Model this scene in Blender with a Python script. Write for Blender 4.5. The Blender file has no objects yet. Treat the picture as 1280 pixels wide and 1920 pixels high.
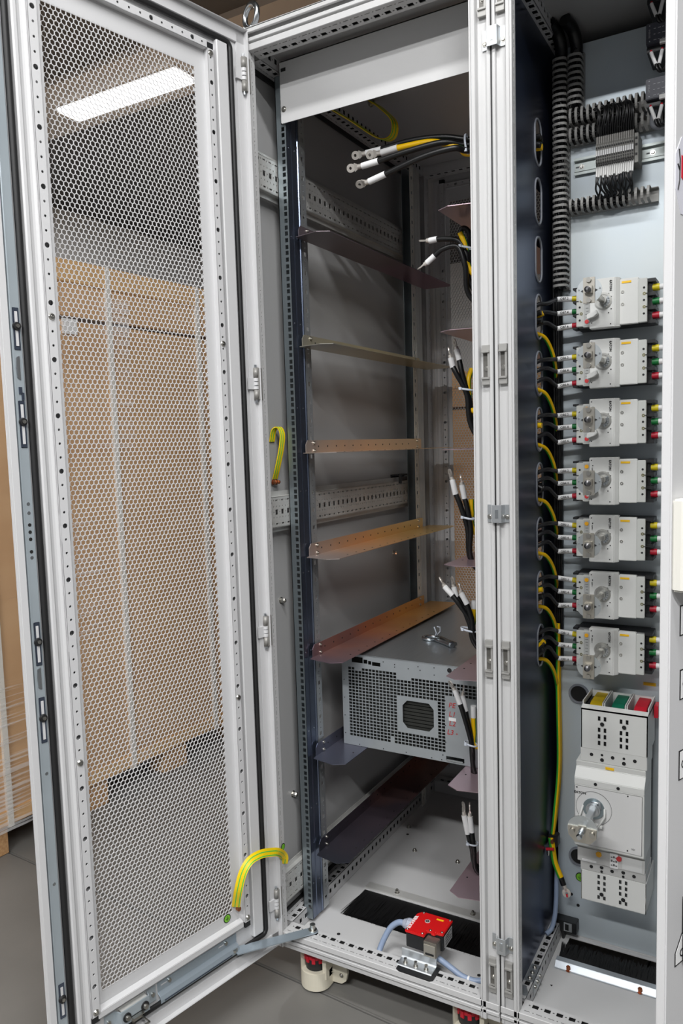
import bpy, bmesh, math, random
from mathutils import Vector, Matrix
from math import sin, cos, pi
random.seed(7)
S = bpy.context.scene
COL = S.collection
# ------------------------------------------------------------------ camera
def make_camera():
    roll, pitch, yaw = -.0301, -.0956, -.5221
    F = Vector((sin(yaw)*cos(pitch), cos(yaw)*cos(pitch), sin(pitch)))
    R0 = Vector((cos(yaw), -sin(yaw), 0)); U0 = R0.cross(F)
    R = R0*cos(roll)+U0*sin(roll); U = R.cross(F)
    cam = bpy.data.cameras.new('camera'); o = bpy.data.objects.new('camera', cam); COL.objects.link(o)
    m = Matrix(((R.x, U.x, -F.x, .9802), (R.y, U.y, -F.y, -1.3799), (R.z, U.z, -F.z, 1.145), (0, 0, 0, 1)))
    o.matrix_world = m
    cam.sensor_fit = 'VERTICAL'; cam.sensor_height = 24; cam.lens = 24*1449.05/1920
    cam.shift_x = 9/1920; cam.shift_y = 16/1920; cam.clip_start = .02
    S.camera = o
make_camera()
# ------------------------------------------------------------------ world, exposure
w = bpy.data.worlds.new('world'); S.world = w; w.use_nodes = True
w.node_tree.nodes['Background'].inputs[0].default_value = (.95, .97, 1, 1)
w.node_tree.nodes['Background'].inputs[1].default_value = .25
S.view_settings.view_transform = 'Standard'; S.view_settings.look = 'None'
S.view_settings.gamma = 1; S.view_settings.use_curve_mapping = False
S.view_settings.exposure = -0.22
FLOOR = -.11
CEIL = 3.02
# ------------------------------------------------------------------ materials
MATS = {}
def lin(c):
    return tuple(((v/255)/12.92 if v/255 <= .04045 else ((v/255+.055)/1.055)**2.4) for v in c)
def mat(name, rgb, rough=.5, metal=0., noise=0., scale=40., bump=0., bscale=400., rgb2=None, spec=.5, stretch=None, coat=0., detail=4., trans=0., emit=0., alpha=1.):
    if name in MATS: return MATS[name]
    m = bpy.data.materials.new(name); m.use_nodes = True; nt = m.node_tree; b = nt.nodes['Principled BSDF']
    c = lin(rgb)+(1,); b.inputs['Base Color'].default_value = c
    b.inputs['Roughness'].default_value = rough; b.inputs['Metallic'].default_value = metal
    b.inputs['Specular IOR Level'].default_value = spec
    if coat: b.inputs['Coat Weight'].default_value = coat
    if trans: b.inputs['Transmission Weight'].default_value = trans
    if alpha < 1: b.inputs['Alpha'].default_value = alpha
    if emit:
        b.inputs['Emission Color'].default_value = c; b.inputs['Emission Strength'].default_value = emit
    L = nt.links
    if noise or rgb2 or bump:
        tc = nt.nodes.new('ShaderNodeTexCoord'); src = tc.outputs['Object']
        if stretch:
            mp = nt.nodes.new('ShaderNodeMapping'); mp.inputs['Scale'].default_value = stretch
            L.new(src, mp.inputs[0]); src = mp.outputs[0]
    if noise or rgb2:
        n = nt.nodes.new('ShaderNodeTexNoise'); n.inputs['Scale'].default_value = scale; n.inputs['Detail'].default_value = detail
        L.new(src, n.inputs['Vector'])
        r = nt.nodes.new('ShaderNodeValToRGB'); r.color_ramp.elements[0].position = .32; r.color_ramp.elements[1].position = .68
        c2 = lin(rgb2)+(1,) if rgb2 else tuple(min(1, v*(1+noise)) for v in c[:3])+(1,)
        c1 = c if rgb2 else tuple(v*(1-noise) for v in c[:3])+(1,)
        r.color_ramp.elements[0].color = c1; r.color_ramp.elements[1].color = c2
        L.new(n.outputs[0], r.inputs[0]); L.new(r.outputs[0], b.inputs['Base Color'])
    if bump:
        n2 = nt.nodes.new('ShaderNodeTexNoise'); n2.inputs['Scale'].default_value = bscale; n2.inputs['Detail'].default_value = 2
        L.new(src, n2.inputs['Vector'])
        bp = nt.nodes.new('ShaderNodeBump'); bp.inputs['Strength'].default_value = bump; bp.inputs['Distance'].default_value = .001
        L.new(n2.outputs[0], bp.inputs['Height']); L.new(bp.outputs[0], b.inputs['Normal'])
    MATS[name] = m
    return m
PAINT = mat('grey_paint', (197, 197, 197), .42, bump=.12, bscale=900, noise=.02, scale=3)
PAINTIN = mat('grey_paint_inside', (194, 194, 195), .45, bump=.12, bscale=900)
PANEL = mat('side_panel_paint', (174, 174, 174), .38, bump=.15, bscale=1200)
DOORP = mat('door_paint', (203, 203, 204), .45, bump=.1, bscale=900)
GASK = mat('rubber', (26, 26, 27), .55)
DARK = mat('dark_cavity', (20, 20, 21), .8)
ZINC = mat('zinc', (196, 200, 203), .34, .8, noise=.05, scale=14)
ZINCB = mat('blue_zinc', (112, 122, 142), .26, .9, noise=.18, scale=6, stretch=(1, 1, .4))
ZBRIGHT = mat('bright_zinc', (205, 210, 214), .25, 1.)
STEEL = mat('steel_bolt', (190, 188, 182), .28, 1.)
BRASS = mat('copper_bolt', (176, 112, 78), .35, .9)
GALV = mat('galvanised_plate', (194, 205, 213), .42, .25, rgb2=(202, 210, 212), scale=5, detail=3)
GALVA = mat('galvanised_grey', (198, 198, 195), .42, .3, noise=.05, scale=20)
PARTN = mat('dark_blue_galvanised', (70, 84, 112), .3, .85, rgb2=(40, 44, 66), scale=3.5, stretch=(1, 1, .6), detail=2)
BLK = mat('black_cable', (16, 16, 17), .38)
BLKP = mat('black_plastic', (30, 31, 33), .45)
RELAY = mat('relay_plastic', (62, 64, 74), .5)
WHT = mat('white_sleeve', (232, 232, 232), .55)
TIE = mat('cable_tie', (205, 212, 222), .4)
YEL = mat('yellow_plastic', (240, 205, 10), .45)
YELL = mat('yellow_label', (248, 196, 24), .5)
GRN = mat('green_plastic', (12, 110, 62), .45)
GRN2 = mat('green_stripe', (60, 175, 60), .45)
RED = mat('red_plastic', (196, 30, 48), .42)
REDSW = mat('red_switch_lid', (208, 24, 26), .35)
BRKW = mat('breaker_plastic', (218, 219, 216), .42)
BRKG = mat('breaker_grey_plastic', (200, 202, 198), .45)
DUCT = mat('duct_grey', (146, 145, 142), .5)
PIPE = mat('blue_grey_hose', (140, 156, 182), .42)
LUG = mat('tinned_lug', (226, 220, 212), .28, .65)
INK = mat('black_print', (22, 22, 24), .6)
INKR = mat('red_ink', (190, 40, 40), .6)
CARD = mat('cardboard', (212, 172, 128), .62, rgb2=(202, 160, 116), scale=2.5, stretch=(1, 1, 4))
CARDD = mat('cardboard_lid', (222, 180, 128), .6, noise=.04, scale=6)
STRAP = mat('white_strap', (226, 222, 214), .4)
WOOD = mat('pallet_wood', (205, 165, 120), .7, rgb2=(178, 134, 90), scale=8, stretch=(1, 12, 12))
CONC = mat('concrete', (124, 122, 118), .5, rgb2=(102, 101, 98), scale=1.6, detail=8, bump=.1, bscale=60)
CEILM = mat('ceiling_paint', (66, 63, 62), .8, noise=.05, scale=2)
BEAM = mat('ceiling_beam_paint', (158, 150, 142), .7)
WALLM = mat('wall_paint', (214, 212, 210), .75, noise=.03, scale=1)
LIGHTM = mat('lamp_diffuser', (255, 253, 250), .5, emit=9.)
STONE = mat('beige_castor', (214, 208, 190), .45)
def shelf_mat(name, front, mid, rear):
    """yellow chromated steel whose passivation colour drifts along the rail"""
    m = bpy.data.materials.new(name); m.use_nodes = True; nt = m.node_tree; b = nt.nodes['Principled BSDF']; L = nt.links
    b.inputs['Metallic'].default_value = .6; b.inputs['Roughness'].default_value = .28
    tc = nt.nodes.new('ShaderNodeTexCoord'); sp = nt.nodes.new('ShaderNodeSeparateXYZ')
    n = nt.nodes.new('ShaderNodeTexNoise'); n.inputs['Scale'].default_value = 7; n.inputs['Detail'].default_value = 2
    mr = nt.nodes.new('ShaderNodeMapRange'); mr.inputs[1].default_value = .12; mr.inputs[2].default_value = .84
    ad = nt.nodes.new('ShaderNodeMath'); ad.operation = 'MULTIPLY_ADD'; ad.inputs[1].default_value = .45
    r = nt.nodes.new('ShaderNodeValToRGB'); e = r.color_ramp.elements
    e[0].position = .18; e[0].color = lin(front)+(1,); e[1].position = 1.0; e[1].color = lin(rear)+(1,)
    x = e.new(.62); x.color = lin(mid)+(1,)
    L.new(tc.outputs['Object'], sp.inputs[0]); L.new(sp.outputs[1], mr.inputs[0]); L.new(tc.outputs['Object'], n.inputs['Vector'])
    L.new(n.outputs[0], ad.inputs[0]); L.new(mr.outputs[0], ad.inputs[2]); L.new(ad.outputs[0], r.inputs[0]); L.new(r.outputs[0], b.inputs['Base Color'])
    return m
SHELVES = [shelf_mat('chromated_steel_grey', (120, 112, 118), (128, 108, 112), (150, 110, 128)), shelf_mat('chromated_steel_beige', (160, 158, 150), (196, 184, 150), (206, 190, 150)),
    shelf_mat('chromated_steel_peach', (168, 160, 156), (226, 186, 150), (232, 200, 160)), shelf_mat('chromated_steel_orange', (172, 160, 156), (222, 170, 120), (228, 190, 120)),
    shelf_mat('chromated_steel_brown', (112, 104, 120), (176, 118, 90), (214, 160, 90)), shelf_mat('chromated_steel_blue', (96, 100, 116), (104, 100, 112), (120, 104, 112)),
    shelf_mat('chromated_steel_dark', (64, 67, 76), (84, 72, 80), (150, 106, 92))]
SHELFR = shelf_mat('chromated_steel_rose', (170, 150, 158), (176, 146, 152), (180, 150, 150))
def film_mat():
    m = bpy.data.materials.new('stretch_film'); m.use_nodes = True; nt = m.node_tree; L = nt.links
    b = nt.nodes['Principled BSDF']; b.inputs['Base Color'].default_value = (.95, .95, .95, 1); b.inputs['Roughness'].default_value = .12
    tc = nt.nodes.new('ShaderNodeTexCoord'); mp = nt.nodes.new('ShaderNodeMapping'); mp.inputs['Scale'].default_value = (1, 1.6, 130); mp.inputs['Rotation'].default_value = (.12, 0, 0)
    n = nt.nodes.new('ShaderNodeTexNoise'); n.inputs['Scale'].default_value = 1; n.inputs['Detail'].default_value = 3
    n2 = nt.nodes.new('ShaderNodeTexNoise'); n2.inputs['Scale'].default_value = 2.2; n2.inputs['Detail'].default_value = 1
    mul = nt.nodes.new('ShaderNodeMath'); mul.operation = 'MULTIPLY'
    r = nt.nodes.new('ShaderNodeValToRGB'); r.color_ramp.elements[0].position = .37; r.color_ramp.elements[0].color = (.035, .035, .035, 1); r.color_ramp.elements[1].position = .47; r.color_ramp.elements[1].color = (.45, .45, .45, 1)
    L.new(tc.outputs['Object'], mp.inputs[0]); L.new(mp.outputs[0], n.inputs['Vector']); L.new(tc.outputs['Object'], n2.inputs['Vector'])
    L.new(n.outputs[0], mul.inputs[0]); L.new(n2.outputs[0], mul.inputs[1]); 
    mul2 = nt.nodes.new('ShaderNodeMath'); mul2.operation = 'MULTIPLY'; mul2.inputs[1].default_value = 1.15
    L.new(mul.outputs[0], mul2.inputs[0]); L.new(mul2.outputs[0], r.inputs[0]); L.new(r.outputs[0], b.inputs['Alpha'])
    return m
FILM = film_mat()
# ------------------------------------------------------------------ mesh helpers
X, Y, Z = Vector((1, 0, 0)), Vector((0, 1, 0)), Vector((0, 0, 1))
class MB:
    def __init__(s): s.v = []; s.f = []; s.sm = []
    def add(s, vs, fs, smooth=False):
        o = len(s.v); s.v += [tuple(v) for v in vs]; s.f += [tuple(i+o for i in f) for f in fs]; s.sm += [smooth]*len(fs); return s
    def box(s, x0, x1, y0, y1, z0, z1):
        return s.add([(x0, y0, z0), (x1, y0, z0), (x1, y1, z0), (x0, y1, z0), (x0, y0, z1), (x1, y0, z1), (x1, y1, z1), (x0, y1, z1)],
                     [(0, 3, 2, 1), (4, 5, 6, 7), (0, 1, 5, 4), (1, 2, 6, 5), (2, 3, 7, 6), (3, 0, 4, 7)])
    def obox(s, c, a, b, d):   # centre, three half vectors
        c, a, b, d = map(Vector, (c, a, b, d))
        P = [c+a*i+b*j+d*k for k in (-1, 1) for i, j in ((-1, -1), (1, -1), (1, 1), (-1, 1))]
        return s.add(P, [(0, 3, 2, 1), (4, 5, 6, 7), (0, 1, 5, 4), (1, 2, 6, 5), (2, 3, 7, 6), (3, 0, 4, 7)])
    def prism(s, pts, axis, a, b, caps=True, closed=True):  # pts 2D in the plane of the other two axes (cyclic order)
        n = len(pts)
        def P(p, h):
            return {'x': (h, p[0], p[1]), 'y': (p[0], h, p[1]), 'z': (p[0], p[1], h)}[axis]
        vs = [P(p, a) for p in pts]+[P(p, b) for p in pts]
        fs = [(i, (i+1) % n, (i+1) % n+n, i+n) for i in range(n if closed else n-1)]
        if caps and closed: fs += [tuple(range(n))[::-1], tuple(range(n, 2*n))]
        return s.add(vs, fs)
    def cyl(s, p0, p1, r, n=12, r1=None, caps=True, smooth=True):
        p0, p1 = Vector(p0), Vector(p1); d = (p1-p0).normalized(); r1 = r if r1 is None else r1
        a = d.orthogonal().normalized(); b = d.cross(a)
        vs = [p0+(a*cos(t)+b*sin(t))*r for t in (2*pi*i/n for i in range(n))]+[p1+(a*cos(t)+b*sin(t))*r1 for t in (2*pi*i/n for i in range(n))]
        s.add(vs, [(i, (i+1) % n, (i+1) % n+n, i+n) for i in range(n)], smooth)
        if caps: s.add(vs, [tuple(range(n))[::-1], tuple(range(n, 2*n))])
        return s
    def tube(s, pts, r, n=8, caps=True, flat=None):
        pts = [Vector(p) for p in pts]; m = len(pts); rings = []; pa = None
        for i, p in enumerate(pts):
            t = (pts[min(i+1, m-1)]-pts[max(i-1, 0)]).normalized()
            if pa is None:
                pa = (Vector(flat) if flat else t.orthogonal()); 
            pa = (pa-t*pa.dot(t)).normalized(); pb = t.cross(pa)
            rr = r[i] if isinstance(r, (list, tuple)) and len(r) == m and not flat else r
            if flat: ra, rb = r
            else: ra = rb = rr
            rings.append([p+pa*cos(2*pi*k/n)*ra+pb*sin(2*pi*k/n)*rb for k in range(n)])
        vs = [v for g in rings for v in g]
        fs = [(i*n+k, i*n+(k+1) % n, (i+1)*n+(k+1) % n, (i+1)*n+k) for i in range(m-1) for k in range(n)]
        s.add(vs, fs, True)
        if caps: s.add(rings[0], [tuple(range(n))[::-1]]); s.add(rings[-1], [tuple(range(n))])
        return s
    def ribbon(s, pts, wd, th):
        pts = [Vector(p) for p in pts]; wd = Vector(wd); m = len(pts); vs = []
        for i, p in enumerate(pts):
            t = (pts[min(i+1, m-1)]-pts[max(i-1, 0)]).normalized(); nn = t.cross(wd).normalized()*th/2
            vs += [p-wd/2-nn, p+wd/2-nn, p+wd/2+nn, p-wd/2+nn]
        fs = [(i*4+k, i*4+(k+1) % 4, (i+1)*4+(k+1) % 4, (i+1)*4+k) for i in range(m-1) for k in range(4)]
        fs += [(3, 2, 1, 0), tuple((m-1)*4+k for k in range(4))]
        return s.add(vs, fs)
    def ring(s, c, ax, r0, r1, h, n=20):    # washer / annulus about axis
        c, ax = Vector(c), Vector(ax).normalized(); a = ax.orthogonal().normalized(); b = ax.cross(a)
        vs = []
        for k in range(n):
            d = a*cos(2*pi*k/n)+b*sin(2*pi*k/n)
            vs += [c+d*r0-ax*h/2, c+d*r1-ax*h/2, c+d*r1+ax*h/2, c+d*r0+ax*h/2]
        fs = [(k*4+j, k*4+(j+1) % 4, ((k+1) % n)*4+(j+1) % 4, ((k+1) % n)*4+j) for k in range(n) for j in range(4)]
        return s.add(vs, fs)
    def torus(s, c, ax, R, r, n=24, m=8, a0=0, a1=2*pi, up=None):
        c, ax = Vector(c), Vector(ax).normalized(); a = Vector(up) if up else ax.orthogonal().normalized(); b = ax.cross(a)
        full = abs(a1-a0-2*pi) < 1e-6
        return s.tube([c+(a*cos(a0+(a1-a0)*k/n)+b*sin(a0+(a1-a0)*k/n))*R for k in range(n+1)], r, m, caps=not full)
    def sheet(s, o, u, v, w, th, W, H, holes):   # sheet with rectangular holes (a0,a1,b0,b1); o corner, u,v unit axes, w outward normal
        o, u, v, w = Vector(o), Vector(u), Vector(v), Vector(w)
        vb = sorted({0., H} | {round(h[2], 6) for h in holes} | {round(h[3], 6) for h in holes})
        def q(a0, a1, b0, b1, d): return [o+u*a0+v*b0+w*d, o+u*a1+v*b0+w*d, o+u*a1+v*b1+w*d, o+u*a0+v*b1+w*d]
        bands = {}
        for i in range(len(vb)-1):
            lo, hi = vb[i], vb[i+1]
            if hi-lo < 1e-7: continue
            hs = sorted((h[0], h[1]) for h in holes if h[2] <= lo+1e-6 and h[3] >= hi-1e-6)
            a = 0.
            for h0, h1 in hs+[(W, W)]:
                if h0-a > 1e-6:
                    s.add(q(a, h0, lo, hi, 0), [(0, 1, 2, 3)]); s.add(q(a, h0, lo, hi, -th), [(3, 2, 1, 0)])
                a = h1
        for h in holes:
            A = q(*h, 0); B = q(*h, -th)
            s.add(A+B, [(0, 4, 5, 1), (1, 5, 6, 2), (2, 6, 7, 3), (3, 7, 4, 0)])
        A = q(0, W, 0, H, 0); B = q(0, W, 0, H, -th)
        return s.add(A+B, [(0, 1, 5, 4), (1, 2, 6, 5), (2, 3, 7, 6), (3, 0, 4, 7)])
    def holecell(s, o, u, v, w, th, a0, a1, b0, b1, ca, cb, ra, rb=None, n=12):  # rectangular cell with an oval hole
        o, u, v, w = Vector(o), Vector(u), Vector(v), Vector(w); rb = rb or ra
        def P(a, b, d=0): return o+u*a+v*b+w*d
        outer = []; inner = []
        for k in range(n):
            t = 2*pi*(k+.5)/n; c, q = cos(t), sin(t)
            inner.append((ca+ra*c, cb+rb*q))
            ta = ((a1-ca) if c > 0 else (a0-ca))/c if abs(c) > 1e-9 else 1e9; tb = ((b1-cb) if q > 0 else (b0-cb))/q if abs(q) > 1e-9 else 1e9
            m = min(ta, tb); outer.append([ca+m*c, cb+m*q])
        for cx, cy in ((a0, b0), (a1, b0), (a1, b1), (a0, b1)):
            k = min(range(n), key=lambda k: (outer[k][0]-cx)**2+(outer[k][1]-cy)**2); outer[k] = [cx, cy]
        vs = [P(*p) for p in outer]+[P(*p) for p in inner]+[P(*p, -th) for p in inner]
        fs = [(k, (k+1) % n, (k+1) % n+n, k+n) for k in range(n)]+[(k+n, (k+1) % n+n, (k+1) % n+2*n, k+2*n) for k in range(n)]
        return s.add(vs, fs)
    def quad(s, o, u, v, a0, a1, b0, b1):
        o, u, v = Vector(o), Vector(u), Vector(v)
        return s.add([o+u*a0+v*b0, o+u*a1+v*b0, o+u*a1+v*b1, o+u*a0+v*b1], [(0, 1, 2, 3)])
    def build(s, name, m, parent=None, org=(0, 0, 0), bevel=0., mesh=None):
        if mesh is None:
            me = bpy.data.meshes.new(name); ox, oy, oz = org
            me.from_pydata([(x-ox, y-oy, z-oz) for x, y, z in s.v], [], s.f)
            me.polygons.foreach_set('use_smooth', s.sm)
            me.materials.append(m); 
            if bevel:
                bm = bmesh.new(); bm.from_mesh(me); bmesh.ops.remove_doubles(bm, verts=bm.verts, dist=1e-6)
                es = [e for e in bm.edges if len(e.link_faces) == 2 and e.calc_face_angle(0) > .5]
                bmesh.ops.bevel(bm, geom=es, offset=bevel, segments=2, affect='EDGES', clamp_overlap=True)
                bm.to_mesh(me); bm.free()
            me.update()
        else: me = mesh
        o = bpy.data.objects.new(name, me); COL.objects.link(o)
        if parent: o.parent = parent
        return o
def thing(name, label, cat, loc=(0, 0, 0), rz=0, group=None):
    o = bpy.data.objects.new(name, None); COL.objects.link(o); o.empty_display_size = .02
    o.location = loc; o.rotation_euler = (0, 0, rz); o['label'] = label; o['category'] = cat
    if group: o['group'] = group
    return o
def tag(o, label, cat, group=None):
    o['label'] = label; o['category'] = cat
    if group: o['group'] = group
    return o
def lab(o, l): o['label'] = l; return o
def struct(o): o['kind'] = 'structure'; return o
def kids(o): return [c for c in bpy.data.objects if c.parent == o]
def dup(o, loc=None, rz=None, label=None):
    r = o.copy(); COL.objects.link(r)
    if loc is not None: r.location = loc
    if rz is not None: r.rotation_euler = (0, 0, rz)
    if label: r['label'] = label
    for ch in TREE.get(o.name, []):
        c = ch.copy(); COL.objects.link(c); c.parent = r
        for g in TREE.get(ch.name, []):
            d = g.copy(); COL.objects.link(d); d.parent = c
    return r
TREE = {}
def remember(root):
    TREE.clear()
    for o in bpy.data.objects:
        if o.parent: TREE.setdefault(o.parent.name, []).append(o)
def text(body, name, m, parent, loc, u, v, size, ext=.0002, align='CENTER', org=(0, 0, 0), bold=False, shear=0):
    c = bpy.data.curves.new(name, 'FONT'); c.body = body; c.size = size; c.extrude = ext; c.align_x = align; c.align_y = 'CENTER'; c.resolution_u = 2; c.shear = shear
    if bold: c.offset = size*.03
    c.materials.append(m); o = bpy.data.objects.new(name, c); COL.objects.link(o)
    u, v = Vector(u).normalized(), Vector(v).normalized(); n = u.cross(v)
    loc = Vector(loc)-Vector(org)
    M = Matrix(((u.x, v.x, n.x, loc.x), (u.y, v.y, n.y, loc.y), (u.z, v.z, n.z, loc.z), (0, 0, 0, 1)))
    me = bpy.data.meshes.new_from_object(o); me.materials.clear(); me.materials.append(m); bpy.data.objects.remove(o)
    o = bpy.data.objects.new(name, me); COL.objects.link(o); o.parent = parent; o.matrix_local = M
    return o
def spline(P, n=8):   # Catmull-Rom through points
    P = [Vector(p) for p in P]; P = [P[0]*2-P[1]]+P+[P[-1]*2-P[-2]]; out = []
    for i in range(1, len(P)-2):
        for k in range(n):
            t = k/n; a, b, c, d = P[i-1:i+3]
            out.append(.5*((2*b)+(c-a)*t+(2*a-5*b+4*c-d)*t*t+(3*b-a-3*c+d)*t**3))
    return out+[P[-2]]
def screw(p, d, r=.0035, h=.003, m=None, parent=None, name='screw', org=(0, 0, 0), hexa=False):
    d = Vector(d).normalized(); p = Vector(p); b = MB()
    b.cyl(p, p+d*.0008, r*1.35, 14); b.cyl(p+d*.0008, p+d*(h*.75), r, 6 if hexa else 12, smooth=not hexa); b.cyl(p+d*(h*.75), p+d*h, r, 6 if hexa else 12, r1=r*.75, smooth=not hexa)
    b.ring(p+d*h, d, r*.2, r*.42, h*.25, 8)
    return b.build(name, m or STEEL, parent, org)
PITCH = .0235
# ------------------------------------------------------------------ room
def room():
    fl = struct(MB().box(-3.85, 4.5, -5, 6.5, FLOOR-.06, FLOOR-.006).build('floor', DARK))
    ang = -.07
    u = Vector((cos(ang), sin(ang), 0)); v = Vector((-sin(ang), cos(ang), 0)); o = Vector((0, .045, 0))
    for i in range(-2, 2):
        for j in range(-2, 2):
            b = MB(); c = o+u*((i+.5)*3.2+.7)+v*((j+.5)*2.6)+Z*(FLOOR-.02)
            b.obox(c, u*1.598, v*1.298, Z*.02); struct(b.build('floor_slab', CONC, fl, bevel=.003))
    struct(MB().box(-3.85, 4.5, -5, 6.5, CEIL, CEIL+.1).build('ceiling', CEILM))
    struct(MB().box(-3.95, -3.85, -5, 6.5, FLOOR-.06, CEIL+.1).build('wall_left', WALLM))
    struct(MB().box(-3.95, 4.5, 6.5, 6.6, FLOOR-.06, CEIL+.1).build('wall_back', WALLM))
    struct(MB().box(-3.2, 2.4, 1.47, 1.93, 2.99, CEIL).build('trim_1', BEAM))
room()
def lamp(x0, x1, y, w_, label, power):
    t = thing('ceiling_light', label, 'ceiling light', ((x0+x1)/2, y, CEIL), group='linear ceiling lights')
    org = t.location
    MB().box(x0-.02, x1+.02, y-w_/2-.015, y+w_/2+.015, 2.985, CEIL-.001).build('lamp_housing', PAINT, t, org)
    MB().box(x0, x1, y-w_/2, y+w_/2, 2.972, 2.986).build('lamp_diffuser', LIGHTM, t, org)
    l = bpy.data.lights.new('lamp_light', 'AREA'); l.shape = 'RECTANGLE'; l.size = x1-x0; l.size_y = w_; l.energy = power; l.color = (1, 1, 1)
    o = bpy.data.objects.new('lamp_light', l); COL.objects.link(o); o.location = (0, 0, 2.96-CEIL); o.parent = t
    return t
lamp(-2.42, -1.6, 1.74, .15, 'glowing linear ceiling light seen through the perforated door', 95)
lamp(.3, 1.55, -1.05, .15, 'linear ceiling light over the front of the cabinets', 42)
lamp(1.6, 2.9, -2.3, .15, 'added fill light, unseen, at the right behind the camera', 100)  # unseen lamp added to brighten cabinet and door faces turned to the right
lamp(-.3, 1.3, -2.9, .15, 'linear ceiling light straight behind the camera', 120)
lamp(-2.4, -1.2, -2.4, .15, 'linear ceiling light over the open floor at the left', 40)
# ------------------------------------------------------------------ cabinet frames
DEP = .942
def rowholes(L, pitch, start, hw, c, hh, every=1):
    out = []; a = start
    while a+hw/2 < L-.004:
        if a-hw/2 > .004: out.append((a-hw/2, a+hw/2, c-hh/2, c+hh/2))
        a += pitch*every
    return out
def slotface(b, o, u, v, w_, L, H, dash, sq, ph=.012):
    hs = rowholes(L, PITCH, ph, .0110, dash, .0023)+rowholes(L, PITCH, ph+PITCH/2, .0030, dash, .0023)
    if sq: hs += rowholes(L, PITCH, ph+PITCH/2, .0122, sq, .0105)+rowholes(L, PITCH, ph, .0034, sq, .0034)
    # merge rows in the same band: sort handled by sheet()
    b.sheet(o, u, v, w_, .0012, L, H, hs)
def frame(root, dx):
    o = (0, 0, 0)
    def post(xo, sg, yo, sy, name, depth_in):
        # outline open on its inner side, in x,y from the outer corner
        prof = [(0, .042), (0, .006), (.002, .0045), (.006, .0045), (.007, .012), (.0245, .012), (.026, .0015), (.027, 0), (.0325, 0), (.033, .002), (.034, .002), (.0345, 0), (.037, 0), (.0375, .0012)]
        b = MB(); b.prism([(xo+sg*p[0], yo+sy*p[1]) for p in prof], 'z', 0, 2.0, closed=False)
        b.prism([(xo+sg*.0375, yo+sy*depth_in), (xo+sg*.016, yo+sy*depth_in), (xo+sg*.016, yo+sy*.042), (xo, yo+sy*.042)], 'z', 0, 2.0, closed=False)
        p = b.build(name, PAINT, root)
        c = MB(); slotface(c, (xo+sg*.0375, yo+sy*.0012, .0), (0, 0, 1), (0, sy, 0), (sg, 0, 0), 2.0, depth_in-.0012, .0098, None)
        c.build('slotted_face', PAINT, p)
        k = MB(); k.box(*sorted((xo+sg*.0268, xo+sg*.0335)), *sorted((yo+sy*.004, yo+sy*(depth_in-.002))), .041, 1.959); k.build('slot_shade_liner', DARK, p)  # dark filler added in the post, stands in for shade behind the slots
        return p
    post(-.028+dx, 1, 0, 1, 'front_post', .021); post(.522+dx, -1, 0, 1, 'front_post', .021)
    post(-.028+dx, 1, DEP, -1, 'rear_post', .036); post(.522+dx, -1, DEP, -1, 'rear_post', .036)
    def member(zo, sz, yo, sy, name):
        prof = [(.042, -.002 if sz > 0 else 0), (.006, -.002 if sz > 0 else 0), (.006, .0115), (.001, .0122), (0, .0135), (0, .019), (.001, .020), (.012, .020), (.012, .0245), (.001, .0245), (0, .0255), (0, .037), (.0012, .038)]
        b = MB(); b.prism([(yo+sy*p[0], zo+sz*p[1]) for p in prof], 'x', -.0275+dx, .5215+dx, closed=False)
        b.prism([(yo+sy*.042, zo+sz*.038), (yo+sy*.042, zo)], 'x', -.0275+dx, .5215+dx, closed=False)
        p = b.build(name, PAINT, root)
        c = MB(); slotface(c, (.0095+dx, yo+sy*.0012, zo+sz*.038), (1, 0, 0), (0, sy, 0), (0, 0, sz), .4725, .0408, .0098, .028)
        c.build('slotted_face', PAINT, p)
        k = MB(); k.box(.004+dx, .49+dx, *sorted((yo+sy*.013, yo+sy*.040)), *sorted((zo+sz*.004, zo+sz*.033))); k.box(.004+dx, .49+dx, *sorted((yo+sy*.004, yo+sy*.0131)), *sorted((zo+sz*.026, zo+sz*.033))); k.build('slot_shade_liner', DARK, p)  # dark boxes added in the member, shade put into their colour
    member(0, 1, 0, 1, 'bottom_member'); member(2.0, -1, 0, 1, 'top_member')
    member(0, 1, DEP, -1, 'bottom_member'); member(2.0, -1, DEP, -1, 'top_member')
    for side, (xo, sg) in enumerate(((-.028+dx, 1), (.522+dx, -1))):
        for zo, sz in ((0, 1), (2.0, -1)):
            b = MB(); L = DEP-.084
            slotface(b, (xo+sg*.0, .042, zo+sz*.038), (0, 1, 0), (sg, 0, 0), (0, 0, sz), L, .038, .0135, .028)
            hs = rowholes(L, PITCH, .012, .0105, .020, .0115)+rowholes(L, PITCH, .012+PITCH/2, .003, .020, .003)
            b.sheet((xo+sg*.038, .042, zo+sz*.0), (0, 1, 0), (0, 0, sz), (sg, 0, 0), .0012, L, .038, hs)
            b.box(min(xo, xo+sg*.001), max(xo, xo+sg*.001), .042, .042+L, min(zo, zo+sz*.038), max(zo, zo+sz*.038))
            dr_ = b.build('depth_rail', PAINTIN, root)
            k = MB(); k.box(*sorted((xo+sg*.002, xo+sg*.033)), .044, .040+L, *sorted((zo+sz*.001, zo+sz*.033))); k.build('slot_shade_liner', DARK, dr_)  # dark box added in the rail so its slots look shaded
    # gaskets between frame and panels
    for xo, sg in ((-.028+dx, 1), (.522+dx, -1)):
        xa, xb = sorted((xo+sg*.001, xo+sg*.006)); g = MB()
        g.box(xa, xb, .043, .90, 1.951, 1.9615); g.box(xa, xb, .043, .90, .0385, .046); g.box(xa, xb+.003, .884, .893, .04, 1.955)
        g.build('panel_gasket', GASK, root)
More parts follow.
